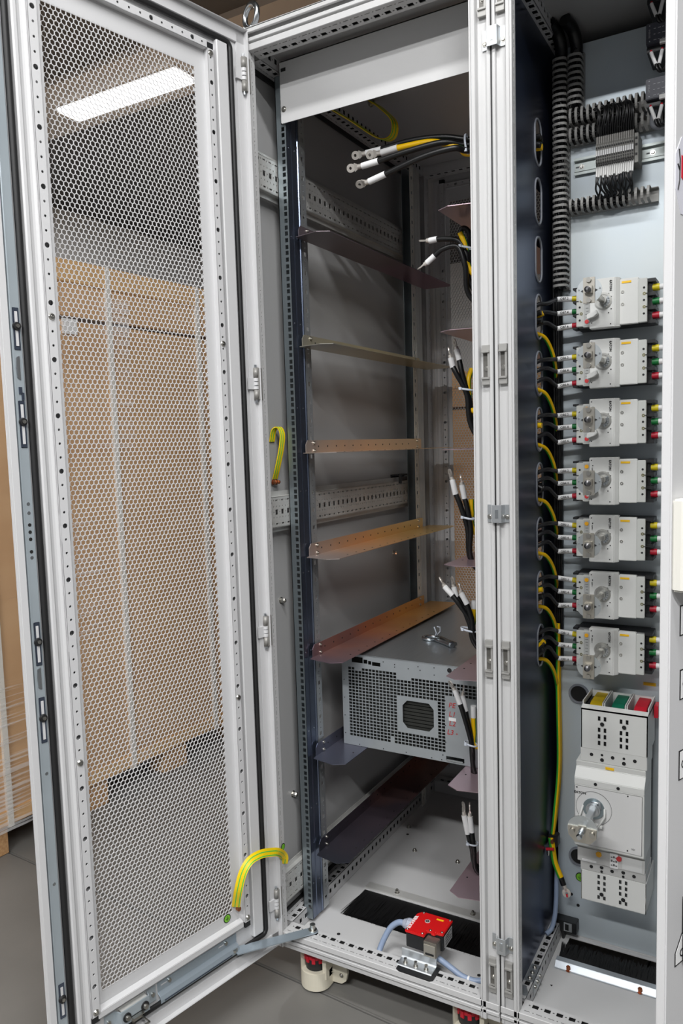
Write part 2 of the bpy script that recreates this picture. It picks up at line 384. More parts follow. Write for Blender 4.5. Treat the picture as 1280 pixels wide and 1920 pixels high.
# ============================================================ CABINET A
cabA = thing('server_cabinet', 'open light grey rack cabinet with shelf rails and a perforated door', 'electrical cabinet', (0, 0, 0))
frame(cabA, 0)
lab(MB().box(-.031, -.0282, .02, DEP, .0, 2.0).build('side_panel', PANEL, cabA), 'grey side panel on the left')
b = MB(); b.box(-.028, .522, .0435, DEP-.044, 1.9885, 1.9905); b.build('roof_panel', PANEL, cabA)
b = MB(); b.box(-.03, .524, -.006, .0, 1.994, 2.004); b.box(-.03, .524, -.006, DEP, 2.001, 2.004); b.build('roof_cap', PAINT, cabA, bevel=.0008)
# floor plate with brush opening
b = MB(); b.sheet((.0105, .0425, .0), X, Y, Z, .002, .4715, DEP-.085, [(.058, .46, .130, .252)])
for c in ((.062, .078), (.44, .078)): pass
b.build('floor_plate', PAINT, cabA)
for x, y in ((.1, .10), (.44, .115), (.05, .60)):
    MB().cyl((x, y, .0002), (x, y, .0008), .0042, 12).build('plate_hole', DARK, cabA)
for x, y in ((.106, .525), (.236, .522), (.36, .52), (-.0+.035, .64)):
    screw((x, y, 0), Z, .005, .006, STEEL, cabA, 'plate_bolt')
b = MB(); b.box(.066, .474, .30, .326, .0005, .003); b.box(.066, .474, .298, .3, -.006, .003); b.build('brush_holder', GALVA, cabA, bevel=.0005)
for x in (.152, .355):
    screw((x, .312, .003), Z, .0045, .009, STEEL, cabA, 'holder_bolt', hexa=True)
# brush strip bristles
def brush(parent, x0, x1, y0, y1, z, n, seed):
    rnd = random.Random(seed); b = MB()
    b.box(x0, x1, y0+(y1-y0)*.0, y1, z-.03, z-.008)
    for i in range(n):
        x = x0+(x1-x0)*rnd.random(); yy = y0+rnd.uniform(-.008, .004); sk = rnd.uniform(-.012, .012); h = rnd.uniform(-.004, .005)
        b.add([(x-.0012, y1, z-.004), (x+.0012, y1, z-.004), (x+sk+.0004, yy, z+h), (x+sk-.0004, yy, z+h)], [(0, 1, 2, 3)])
    o = b.build('brush_strip', mat('black_bristle', (9, 9, 10), .6), parent); o['kind'] = 'stuff'; return o
brush(cabA, .069, .47, .176, .298, .002, 900, 1)
# blank panel at the top
b = MB(); b.prism([(.0225, 1.848), (.0205, 1.850), (.0205, 1.974), (.0225, 1.976), (.474, 1.976), (.474, 1.848)], 'y', .0985, .1005)
b.prism([(.0205, 1.974), (.474, 1.974), (.474, 1.976), (.0205, 1.976)], 'y', .0985, .115)
bp = b.build('blanking_panel', PAINT, cabA)
screw((.0285, .0985, 1.877), -Y, .0045, .0035, STEEL, bp, 'panel_screw')
MB().obox((.0300, .0983, 1.958), (.006, 0, .0), (0, .0004, 0), (0, 0, .0035)).build('slotted_hole', DARK, bp)
# rack uprights
U44 = .0418
def upright(mir, yf, sy):
    """19 inch upright with its square slotted faces; mir mirrors to the right side, sy=-1 the rear one"""
    mx = (lambda x: .494-x) if mir else (lambda x: x)
    sg = -1 if mir else 1
    Y_ = lambda d: yf+sy*d
    b = MB()
    hs = []
    z = .03
    while z < 1.9:
        for dz in (0, .0147, .0294): hs.append((z+dz-.0045, z+dz+.0045, .0135, .0215))
        z += U44
    hs = [(a, c, d, e) for a, c, d, e in hs]
    b.sheet((mx(.002), Y_(0), .012), Z, (sg, 0, 0), (0, -sy, 0), .0015, 1.94, .0252, hs)
    b.box(*sorted((mx(.002), mx(.0035))), *sorted((Y_(0), Y_(.075))), .012, 1.952)
    m_ = b.build('rack_upright', mat('upright_zinc', (150, 160, 165), .32, .8, noise=.1, scale=8, stretch=(1, 1, .3)), cabA)
    # profiled side face
    c = MB(); prof = [(.0272, 0), (.0272, .016), (.0262, .018), (.0262, .019), (.0272, .021), (.0272, .042), (.0292, .0435), (.0292, .0465), (.024, .0475)]
    c.prism([(mx(p[0]), Y_(p[1])) for p in prof], 'z', .012, 1.952, closed=False)
    c.build('side_face', ZINCB if sy > 0 else GALVA, m_)
    for k in range(20):
        for dd in (.009, .033):
            MB().cyl((mx(.0270), Y_(dd), .10+k*.0945), (mx(.0274)+sg*.0003, Y_(dd), .10+k*.0945), .0018, 8).build('rivet', ZBRIGHT, m_) if (k % 2 == 0 and not mir and sy > 0) else None
    e = MB(); hs = []; z = .02
    while z < 1.92:
        hs.append((z, z+.0095, .007, .0165)); hs.append((z+.0175, z+.0205, .010, .0135)); hs.append((z+.031, z+.034, .010, .0135)); z += U44*1.0
    e.sheet((mx(.0285), Y_(.0495), .012), Z, (0, sy, 0), (sg, 0, 0), .0015, 1.94, .024, hs)
    e.build('mounting_flange', ZINC if sy > 0 else mat('flange_light', (226, 224, 216), .4), m_)
    return m_
upright(False, .105, 1); upright(True, .105, 1)
upright(False, .832, -1); upright(True, .832, -1)
# wide punched mounting sections along the sides
def punched(xp, sg, z0, z1):
    b = MB(); H = z1-z0; L = .862; hs = []
    for c in (.0075, H-.0075): hs += rowholes(L, PITCH, .012, .0105, c, .0035)+rowholes(L, PITCH, .012+PITCH/2, .003, c, .003)
    for c in (.0215, H-.0215): hs += rowholes(L, PITCH/2, .012, .003, c, .003)
    hs += rowholes(L, PITCH, .012, .0105, H/2, .0115)+rowholes(L, PITCH, .012+PITCH/2, .003, H/2, .003)
    b.sheet((xp, .02, z0), Y, Z, (sg, 0, 0), .0015, L, H, hs)
    for z in (z0, z1): b.box(*sorted((xp, xp-sg*.011)), .02, .882, z-.0007, z+.0007)
    for z in (z0, z1): b.box(*sorted((xp-sg*.011, xp-sg*.0125)), .02, .882, *(sorted((z, z+(.012 if z == z1 else -.012)))))
    o = b.build('punched_section', GALVA, cabA)
    for yy in (.028,):
        for z in (z0+.012, z1-.012): screw((xp+sg*.0, yy, z), (sg, 0, 0), .004, .004, STEEL, o, 'fixing_screw')
    return o
for z0, z1 in ((1.701, 1.772), (.968, 1.036), (.086, .156)):
    punched(.0, 1, z0, z1); punched(.494, -1, z0, z1)
# shelf rails
HS = [1.64, 1.4, 1.161, .921, .681, .44, .2]
def shelf(h, mir):
    mx = (lambda x: .494-x) if mir else (lambda x: x); sg = -1 if mir else 1
    b = MB(); zb = h-.0285; xf = mx(.035)
    prof = [(.132, zb), (.132, h-.010), (.140, h), (.785, h), (.79, h-.004), (.79, zb)]
    b.prism(prof, 'x', *sorted((xf, mx(.0335))))
    pl = [(mx(.0335), .132), (mx(.036), .118), (mx(.095), .106), (mx(.121), .122), (mx(.121), .828), (mx(.112), .846), (mx(.0335), .84)]
    b.prism(pl, 'z', zb-.0015, zb)
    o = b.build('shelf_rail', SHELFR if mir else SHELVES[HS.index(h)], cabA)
    c = MB()
    for k in range(13):
        yy = .1875+k*.0425
        c.cyl((xf-sg*.0002, yy, h-.0145), (xf+sg*.0004, yy, h-.0145), .0021, 8, smooth=False)
        c.cyl((mx(.105), yy, zb), (mx(.105), yy, zb+.0004), .0021, 8, smooth=False)
    c.build('rail_holes', DARK, o)
    for yy in (.167, .758):
        for z in (h-.0065, h-.0245): screw((xf, yy, z), (sg, 0, 0), .0035, .0035, STEEL, o, 'rail_screw')
    return o
for h in HS:
    for mir in (False, True): shelf(h, mir)
# rear gate: black bracket, bolts on the side panel
b = MB(); b.box(-.027, .0, .70, .79, 1.052, 1.056); b.box(-.027, -.024, .70, .79, 1.036, 1.056); b.box(-.0, .003, .70, .715, 1.03, 1.058); b.build('angle_bracket', BLKP, cabA)
for p in ((-.028, .10, .79), (-.028, .12, .31), (-.028, .71, .82)):
    screw(p, X, .006, .012, STEEL, cabA, 'panel_bolt', hexa=True)
for p in ((-.028, .20, .545), (-.028, .225, .548)): MB().cyl(p, (p[0]+.0006, p[1], p[2]), .003, 10).build('panel_hole', DARK, cabA)
# earth straps in A
def strap(name, pts, wd, parent, label=None, wv=.0125, nrm=None):
    wdv = Vector(wd).normalized()
    P = spline(pts, 6)
    if nrm:
        N_ = Vector(nrm).normalized(); T = [(P[min(i+1, len(P)-1)]-P[max(i-1, 0)]).normalized() for i in range(len(P))]; W_ = [t.cross(N_).normalized() for t in T]
        def rib(off, w, th):
            m = MB(); vs = []
            for p, t, q in zip(P, T, W_):
                k = q.cross(t).normalized()*th/2; c = p+q*off
                vs += [c-q*w/2-k, c+q*w/2-k, c+q*w/2+k, c-q*w/2+k]
            m.add(vs, [(i*4+k, i*4+(k+1) % 4, (i+1)*4+(k+1) % 4, (i+1)*4+k) for i in range(len(P)-1) for k in range(4)]); return m
        a = rib(0, wv, .0018).build(name, YEL, parent)
        for k in (-.34, .12): rib(wv*k, wv*.11, .0023).build('green_line', mat('strap_green', (64, 190, 80), .45), a)
        return a
    a = MB().ribbon(P, wdv*wv, .0022).build(name, YEL, parent)
    for k in (-.36, .08):
        MB().ribbon([p+wdv*wv*k for p in P], wdv*wv*.12, .0027).build('green_line', mat('strap_green', (64, 190, 80), .45), a)
    return a
s = strap('earth_strap', [(-.024, .088, 1.075), (-.014, .085, 1.10), (-.006, .09, 1.14), (-.004, .095, 1.175), (-.012, .094, 1.192), (-.022, .088, 1.186), (-.026, .084, 1.16)], (0, 1, .0), cabA, wv=.019)
for d in (0, .008): screw((-.024+d*.3, .080+d, 1.068), X, .005, .01, BRASS, s, 'copper_bolt', hexa=True)
s = strap('earth_strap', [(.09, .40, 1.985), (.125, .385, 1.955), (.16, .379, 1.915), (.145, .40, 1.890), (.11, .40, 1.893), (.065, .34, 1.925), (.02, .30, 1.955)], (.3, .9, 0), cabA, wv=.022)
screw((.088, .40, 1.986), -Z, .007, .012, STEEL, s, 'copper_bolt', hexa=True)
# eye bolt on the roof
b = MB(); ec = Vector((.006, .02, 2.040)); b.torus(ec, (.35, .94, 0), .0225, .0058, 32, 12); b.cyl((.006, .02, 2.003), (.006, .02, 2.018), .010, 16, r1=.0085); b.cyl((.006, .02, 2.002), (.006, .02, 2.006), .013, 18)
b.build('eye_bolt', ZBRIGHT, cabA)
# castors
def castor(x, y, rz=0):
    b = MB(); n = 20
    P = Vector((x, y, 0))
    # horseshoe body, open towards the front-left with a toe lobe
    prof = []
    for k in range(n+1):
        t = pi*(.0+1.0*k/n)+pi
        prof.append((x+.036*cos(t), y-.006+.034*sin(t)))
    inner = [(x+.026*cos(pi*k/n+pi), y-.006+.024*sin(pi*k/n+pi)) for k in range(n, -1, -1)]
    body = prof+[(x+.036, y+.05), (x-.036, y+.05)]
    b.prism(body, 'z', FLOOR+.006, FLOOR+.048)
    b.prism(prof[:6]+[(x-.022, y-.02), (x-.022, y+.05), (x-.036, y+.05)], 'z', FLOOR+.046, -.012)
    b.prism([(x+.026, y-.02), (x+.036, y-.02), (x+.036, y+.05), (x+.026, y+.05)], 'z', FLOOR+.03, -.012)
    # toe lobe
    b.cyl((x+.026, y-.002, FLOOR+.036), (x+.060, y+.02, FLOOR+.036), .001, 6)
    lob = [(x+.034, FLOOR+.010), (x+.060, FLOOR+.012), (x+.072, FLOOR+.022), (x+.076, FLOOR+.040), (x+.073, FLOOR+.070), (x+.066, FLOOR+.098), (x+.034, FLOOR+.098)]
    b.prism(lob, 'y', y+.008, y+.016)
    b.box(x-.036, x+.044, y-.028, y+.05, -.012, -.0035)
    c = b.build('castor', STONE, cabA, bevel=.003)
    MB().cyl((x, y-.004, FLOOR+.048), (x, y-.004, FLOOR+.074), .0245, 28).build('adjusting_pad', BLKP, c)
    r = MB(); r.cyl((x, y-.004, FLOOR+.074), (x, y-.004, FLOOR+.082), .025, 28)
    for k in range(10):
        t = 2*pi*k/10; r.obox((x+.0245*cos(t), y-.004+.0245*sin(t), FLOOR+.074), (.003*cos(t), .003*sin(t), 0), (-.004*sin(t), .004*cos(t), 0), (0, 0, .007))
    r.build('adjusting_wheel', RED, c)
    MB().cyl((x, y-.004, FLOOR+.082), (x, y-.004, -.004), .020, 20, r1=.026).build('castor_neck', STONE, c)
    screw((x+.060, y+.008, FLOOR+.033), -Y, .004, .003, STEEL, c, 'castor_screw')
    MB().cyl((x, y+.03, FLOOR+.001), (x, y+.03, FLOOR+.03), .02, 16).build('castor_wheel', BLKP, c)
for x, y in ((.062, .062), (.44, .062), (.062, .86), (.44, .86)): castor(x, y)
# ============================================================ FRONT DOOR OF A (local frame: x along door, y = inner normal)
TH = .2066
def door_parts(parent, M, mirror_label=None, detailed=True):
    """perforated door, local coordinates s (0 hinge .. .555), off, z; M maps local->parent space"""
    def B(mb, name, m, par, bevel=0):
        mb.v = [tuple(M @ Vector(v)) for v in mb.v]; return mb.build(name, m, par, bevel=bevel)
    OUT, HIN, ZT, ZB = .5585, .004, 1.998, .018
    # hex perforated sheet
    a = .00935; rh = a*.5*.80; rows = int((1.890-.150)/(a*.8660))
    b = MB(); s0, z0 = .1385, .1545; cols = 34
    R_ = a/math.sqrt(3)
    hexo = [(R_*sin(k*pi/3), R_*cos(k*pi/3)) for k in range(6)]; r2 = R_*.86
    hexi = [(r2*sin(k*pi/3), r2*cos(k*pi/3)) for k in range(6)]
    vs = b.v; fs = b.f; th = .0015
    for j in range(rows+1):
        for i in range(cols):
            cx = s0+(i+(.5 if j % 2 else 0))*a; cz = z0+j*a*.8660; o = len(vs)
            if cx > .4505: continue
            for p in hexo: vs.append((cx+p[0], 0, cz+p[1]))
            for p in hexi: vs.append((cx+p[0], 0, cz+p[1]))
            for p in hexi: vs.append((cx+p[0], -th, cz+p[1]))
            for p in hexo: vs.append((cx+p[0], -th, cz+p[1]))
            for k in range(6):
                q = (k+1) % 6
                fs.append((o+k, o+q, o+6+q, o+6+k)); fs.append((o+6+k, o+6+q, o+12+q, o+12+k)); fs.append((o+12+k, o+12+q, o+18+q, o+18+k))
    sh = None
    b.sm = [False]*len(b.f)
    smin, smax, zmin, zmax = s0-a*.5+.0001, .4525, z0-R_*.5, z0+rows*a*.866+R_*.5
    # surrounding flat skin (slightly overlapping the lattice's zigzag border from behind)
    b.box(HIN, smin+.0, -th, 0, ZB, ZT); b.box(smax, OUT, -th, 0, ZB, ZT)
    b.box(smin, smax, -th, 0, zmax-.0, ZT); b.box(smin, smax, -th, 0, ZB, zmin)
    # half-hex fillers along the sides
    for j in range(rows+1):
        cz = z0+j*a*.8660
        if j % 2: b.box(smin, smin+a*.5, -th, -.0001, cz-R_*.52, cz+R_*.52)
    B(b, 'perforated_sheet', DOORP, parent)
    # folded edges
    e = MB()
    e.box(OUT-.0125, OUT, 0, .010, ZB, ZT); e.box(OUT-.014, OUT-.0125, 0, .007, ZB, ZT)
    e.box(HIN, HIN+.0015, 0, .016, ZB, ZT); e.box(HIN, OUT, 0, .016, ZT-.0015, ZT); e.box(HIN, OUT, 0, .016, ZB, ZB+.0015)
    e.box(HIN+.001, HIN+.022, .0, .0045, ZB, ZT)
    e.box(HIN, OUT-.012, .0, .0045, ZT-.026, ZT-.001); e.box(HIN, OUT-.012, .0, .0045, ZB+.001, ZB+.024)
    B(e, 'folded_edge', DOORP, parent, bevel=.001)
    # pressed channel between gasket and hole strip on each side
    c = MB()
    prof = [(.508, .0), (.508, .009), (.505, .0105), (.500, .0105), (.497, .008), (.492, .0065), (.488, .0075), (.484, .0095), (.482, .0095), (.480, .0)]
    c.prism(prof, 'z', .07, 1.955)
    prof = [(.056, .0), (.056, .009), (.058, .0105), (.082, .0105), (.084, .009), (.084, .0)]
    c.prism(prof, 'z', .07, 1.955)
    B(c, 'stiffening_channel', DOORP, parent)
    # gasket loop
    g = MB()
    gp = [(.515, .062), (.522, .062), (.5225, .07), (.5225, 1.955), (.515, 1.963)]
    path = []
    x0, x1, za, zb, rr = .045, .517, .058, 1.963, .012
    for cx, cz, a0 in ((x1-rr, zb-rr, 0), (x0+rr, zb-rr, pi/2), (x0+rr, za+rr, pi), (x1-rr, za+rr, 3*pi/2)):
        for k in range(7): path.append((cx+rr*cos(a0+pi/2*k/6), .006, cz+rr*sin(a0+pi/2*k/6)))
    path.append(path[0])
    g.tube(path, (.0048, .0058), 10, caps=False, flat=(0, 1, 0))
    if detailed: B(g, 'door_gasket', GASK, parent)
    # hole strips: tubes 18 mm with round holes
    def strip_v(sc, wid, hgt, z0, z1):
        t = MB(); s0_, s1_ = sc-wid/2, sc+wid/2
        t.box(s0_, s0_+.001, 0, hgt, z0, z1); t.box(s1_-.001, s1_, 0, hgt, z0, z1)
        o = Vector((s0_, hgt, z0)); n = int((z1-z0)/PITCH)
        for k in range(n):
            big = k % 4 == 2
            t.holecell(o, X, Z, Y, .0015, 0, wid, k*PITCH, (k+1)*PITCH, wid/2, (k+.5)*PITCH, .0045 if big else .0022, n=12)
        t.quad(o, Z, X, n*PITCH, z1-z0, 0, wid)
        return B(t, 'hole_strip', DOORP, parent), n
    st1, n = strip_v(.4725, .0170, .012, .118, 1.946)
    st2, n2 = strip_v(.1015, .0155, .012, .116, 1.930)
    def strip_h(zc, hgt):
        t = MB(); wid = .0165; s0_, s1_ = .110, .4635
        t.box(s0_, s1_, 0, hgt, zc-wid/2, zc-wid/2+.001); t.box(s0_, s1_, 0, hgt, zc+wid/2-.001, zc+wid/2)
        o = Vector((s0_, hgt, zc-wid/2)); nn = int((s1_-s0_)/PITCH)
        for k in range(nn):
            t.holecell(o, X, Z, Y, .0015, k*PITCH, (k+1)*PITCH, 0, wid, (k+.5)*PITCH, wid/2, .0045 if k % 4 == 1 else .0022, n=12)
        t.quad(o, X, Z, nn*PITCH, s1_-s0_, 0, wid)
        return B(t, 'hole_strip', DOORP, parent)
    strip_h(1.937, .012)
    t = MB(); t.prism([(0, .1095), (.012, .1095), (.012, .1225), (0, .127)], 'x', .114, .468); B(t, 'bottom_strip', DOORP, parent, bevel=.0008)
    for a_, b_, c_, d_ in ((.094, .110, 1.929, 1.9415), (.094, .109, .104, .116), (.465, .481, .106, .118), (.465, .481, 1.946, 1.957)):
        k_ = MB(); k_.box(a_, b_, .001, .011, c_, d_); B(k_, 'corner_piece', BLKP, parent)
    for s_, z in ((.4725, 1.376), (.4725, .60), (.4725, .126), (.1015, 1.922), (.1015, .125), (.1015, 1.36), (.1015, .62)):
        k = MB(); k.cyl((s_, .012, z), (s_, .0145, z), .0062, 16, r1=.0045); k.ring((s_, .0146, z), Y, .001, .0022, .0012, 8); B(k, 'strip_screw', STEEL, parent)
    if not detailed: return B
    # lock bar
    lbb = MB(); lbb.prism([(.5245, 0), (.5245, .0055), (.5255, .0065), (.5405, .0065), (.542, .0055), (.542, 0)], 'z', .03, 1.99); lb = B(lbb, 'lock_bar', mat('pale_zinc', (172, 182, 188), .34, .35, noise=.05, scale=10), parent)
    for za, zc in ((1.317, 1.385), (1.158, 1.235), (.79, .865), (.655, .735), (.150, .215)):
        k = MB(); k.box(.5275, .5385, .0065, .0078, za, zc); B(k, 'guide_recess', ZINCB, parent, bevel=.001)
        k = MB(); k.box(.5305, .5355, .0078, .0084, za+.006, zc-.006); B(k, 'guide_slot', DOORP, parent, bevel=.0005)
        zc_ = (za+zc)/2+.004
        k = MB(); k.cyl((.533, .008, zc_), (.533, .012, zc_), .0072, 18, r1=.006); B(k, 'guide_ring', GASK, parent)
        k = MB(); k.cyl((.533, .012, zc_), (.533, .0135, zc_), .0032, 12); B(k, 'guide_pin', STEEL, parent)
    for zh in (1.268, .748):
        k = MB(); k.prism([(.531, zh), (.5375, zh+.004), (.5385, zh+.021), (.5375, zh+.037), (.531, zh+.040)], 'y', .006, .0085); B(k, 'latch_hook', ZBRIGHT, parent, bevel=.001)
    k = MB(); k.box(.5275, .532, .0066, .0082, 1.236, 1.248); k.box(.5305, .536, .0066, .0082, 1.246, 1.257); B(k, 'latch_catch', ZINCB, parent)
    for z in (1.065, 1.05, 1.03, 1.018, 1.006, .985, .975, .60, .40): 
        k = MB(); k.cyl((.533, .0064, z), (.533, .0069, z), .003, 10); B(k, 'bar_hole', DARK if z < 1.05 and z > .98 else ZBRIGHT, parent)
    # earth sticker
    k = MB(); k.cyl((.150, .0, .1425), (.150, .0009, .1425), .0095, 22); B(k, 'earth_sticker', INK, parent)
    k = MB(); k.cyl((.150, .0, .1425), (.150, .0011, .1425), .0078, 22); B(k, 'earth_sticker_face', mat('sticker_green', (120, 190, 50), .5), parent)
    k = MB(); k.box(.1495, .1505, .001, .0014, .1425, .148)
    for h, wd in ((0, .0045), (-.0018, .003), (-.0034, .0015)): k.box(.150-wd, .150+wd, .001, .0014, .1420+h, .1426+h)
    B(k, 'earth_symbol', INK, parent)
    # stay rail at the bottom
    k = MB(); k.prism([(0, .098), (.0015, .098), (.0015, .079), (.009, .073), (.012, .066), (.012, .060), (.0105, .060), (.0105, .0655), (.008, .0715), (0, .0775)], 'x', .128, .333); k.box(.128, .333, .0, .0105, .0595, .061)
    B(k, 'stay_rail', mat('pale_blue_zinc', (176, 189, 199), .28, .6), parent, bevel=.0004)
    k = MB(); k.box(.15, .325, .0122, .0128, .0625, .0645); B(k, 'rail_slot', ZINCB, parent)
    for s_ in (.158, .305):
        k = MB(); k.cyl((s_, .0015, .0905), (s_, .0045, .0905), .004, 12); B(k, 'rail_screw', STEEL, parent)
        k = MB(); k.box(s_+.006, s_+.020, .0015, .0019, .0892, .0915); B(k, 'rail_slit', DOORP, parent)
    # interlock bracket with actuator
    k = MB(); k.prism([(.338, .001), (.338, .003), (.357, .003), (.362, .016), (.425, .016), (.430, .003), (.452, .003), (.452, .001), (.4285, .001), (.4235, .014), (.3635, .014), (.3585, .001)], 'z', .068, .098); B(k, 'interlock_bracket', mat('pale_zinc', (0, 0, 0)), parent, bevel=.0004)
    k = MB(); k.box(.365, .422, .002, .0135, .0955, .0975); k.box(.362, .428, .0, .002, .070, .099); B(k, 'bracket_back_plate', GALVA, parent)  # pale galvanised plate behind the interlock bracket
    for s_ in (.373, .413):
        k = MB(); k.cyl((s_, .016, .083), (s_, .0185, .083), .0085, 18); B(k, 'rubber_washer', GASK, parent)
        k = MB(); k.cyl((s_, .0185, .083), (s_, .023, .083), .0055, 14, r1=.0045); B(k, 'socket_bolt', STEEL, parent)
    for s_ in (.346, .444):
        k = MB(); k.cyl((s_, .003, .084), (s_, .006, .084), .004, 12); B(k, 'bracket_screw', STEEL, parent)
    k = MB(); k.box(.380, .404, .016, .026, .077, .0785)
    k.box(.380, .3825, .016, .043, .0655, .0685); k.box(.4015, .404, .016, .043, .0655, .0685); k.box(.380, .404, .040, .043, .0655, .0685); k.box(.380, .404, .016, .018, .0655, .0785)
    B(k, 'actuator_tongue', STEEL, parent)
    return B
ang = math.atan2(-cos(TH), -sin(TH))
RD = Matrix.Rotation(ang, 4, 'Z')
doorA = bpy.data.objects.new('door', None); COL.objects.link(doorA); doorA.parent = cabA
lab(doorA, 'open perforated door hinged on the left')
BD = door_parts(doorA, RD)
# hinges
def hinge(z, par=cabA):
    b = MB(); c = RD @ Vector((.012, .0085, z)); 
    h = bpy.data.objects
    b.cyl((c.x, c.y, z-.034), (c.x, c.y, z-.012), .0055, 12); b.cyl((c.x, c.y, z+.012), (c.x, c.y, z+.034), .0055, 12)
    b.box(c.x, c.x+.006, c.y, c.y+.016, z-.034, z+.034)
    o = b.build('hinge', mat('hinge_grey', (150, 148, 144), .45, .3), par, bevel=.001)
    k = MB()
    for dz in (-.0085, 0, .0085): k.cyl((c.x, c.y, z+dz-.0032), (c.x, c.y, z+dz+.0032), .0058, 12)
    q = [RD @ Vector(p) for p in ((.030, .0045, z-.012), (.030, .0085, z-.012))]
    k2 = MB(); k2.box(.013, .032, .0045, .0085, z-.012, z+.012); k2.v = [tuple(RD @ Vector(v)) for v in k2.v]
    k.add(k2.v, k2.f); k.build('hinge_leaf', DOORP, o)
    MB().cyl((c.x, c.y, z-.040), (c.x, c.y, z+.040), .0028, 10).build('hinge_pin', ZBRIGHT, o)
for z in (1.912, 1.283, .745, .113): hinge(z)
# door stay arm
p0 = RD @ Vector((.14, .010, .066)); p1 = Vector((.073, .030, .0415)); d = (p1-p0); u = d.normalized(); sd = Vector((-u.y, u.x, 0)).normalized()
b = MB(); n_ = [p0-sd*.014, p1-sd*.012]+[p1+(-sd*cos(t)+u*sin(t))*.012 for t in (pi*k/8 for k in range(1, 8))]+[p1+sd*.012, p0+sd*.014]
vs = [v-Z*.0012 for v in n_]+[v+Z*.0012 for v in n_]; n = len(n_)
b.add(vs, [tuple(range(n))[::-1], tuple(range(n, 2*n))]+[(i, (i+1) % n, (i+1) % n+n, i+n) for i in range(n)])
st = b.build('door_stay', mat('pale_blue_zinc', (0, 0, 0)), cabA)
b = MB(); b.cyl(p1, p1+Z*.004, .010, 18); b.cyl(p1+Z*.004, p1+Z*.016, .0065, 14); b.build('stay_bolt', STEEL, st)
b = MB(); b.cyl(p0, p0+Z*.005, .006, 12); b.build('stay_pin', STEEL, st)
# earth strap frame -> door
q0 = Vector((.010, .018, .222)); q1 = RD @ Vector((.125, .006, .158))
s = strap('earth_strap', [(.0110, .0140, .1960), (.0180, .0060, .2184), (.0253, -.0256, .2457), (.0229, -.0565, .2600), (.0184, -.0878, .2690), (.0126, -.1152, .2670), (.0068, -.1335, .2480), (-.0009, -.1408, .2125), (-.0137, -.1338, .1763), (-.0185, -.1300, .163)], (.45, .1, .55), cabA, wv=.018, nrm=(.55, -.7, .45))
k = MB(); k.cyl(q1+RD.to_3x3() @ Vector((0, 0, -.002)), q1+RD.to_3x3() @ Vector((0, .007, -.002)), .005, 12); k.build('copper_bolt', BRASS, s)
# earth tag near hinge post
b = MB(); b.cyl((.0098, .014, .236), (.0108, .014, .236), .008, 18); b.build('earth_sticker', INK, cabA)
b = MB(); b.cyl((.0098, .014, .236), (.0111, .014, .236), .0062, 18); b.build('earth_sticker_face', mat('sticker_green', (120, 190, 50), .5), cabA)
# rear door (closed) shares the same construction
doorR = bpy.data.objects.new('door', None); COL.objects.link(doorR); doorR.parent = cabA; lab(doorR, 'perforated rear door, closed')
MR = Matrix.Translation((.523, DEP+.019, 0)) @ Matrix.Rotation(pi, 4, 'Z')
door_parts(doorR, MR, detailed=False)
# ============================================================ CABINET B
DX = .553
cabB = thing('switchgear_cabinet', 'open light grey switchgear cabinet with breakers on a galvanised plate', 'electrical cabinet', (0, 0, 0))
frame(cabB, DX)
lab(MB().box(1.0745, 1.0775, .02, DEP, 0, 2.0).build('side_panel', PANEL, cabB), 'grey side panel on the right')
MB().box(DX-.028, DX+.522, .0435, DEP-.044, 1.9885, 1.9905).build('roof_panel', PANEL, cabB)
b = MB(); b.box(DX-.025, DX+.522, -.006, 0, 1.994, 2.004); b.box(DX-.025, DX+.522, -.006, DEP, 2.001, 2.004); b.build('roof_cap', PAINT, cabB, bevel=.0008)
b = MB(); b.sheet((DX+.0105, .0425, .0), X, Y, Z, .002, .4715, DEP-.085, [(.018, .46, .196, .292)]); b.build('floor_plate', PAINT, cabB)
MB().box(DX-.028, DX+.522, .95, .952, 0, 2.0).build('rear_panel', PANEL, cabB)
b = MB(); b.prism([(.212, .0005), (.240, .0005), (.240, .012), (.236, .015), (.222, .014), (.212, .004)], 'x', .577, 1.01); b.build('brush_holder', mat('holder_zinc', (186, 192, 198), .36, .6), cabB, bevel=.0005)
for x in (.606, .752, .90):
    screw((x, .216, .004), (0, -.3, 1), .005, .009, BRASS, cabB, 'holder_bolt', hexa=True)
br = brush(cabB, .578, 1.01, .300, .240, .006, 900, 2)
MB().cyl((.585, .155, .0003), (.585, .155, .001), .003, 3).build('plate_hole', DARK, cabB)
# mounting plate
b = MB(); b.box(.553, 1.04, .345, .3475, .004, 1.957)
b.build('mounting_plate', GALV, cabB)
b = MB(); b.box(.552, 1.04, .3475, .36, -.0, .004); b.build('plate_foot', PAINT, cabB)
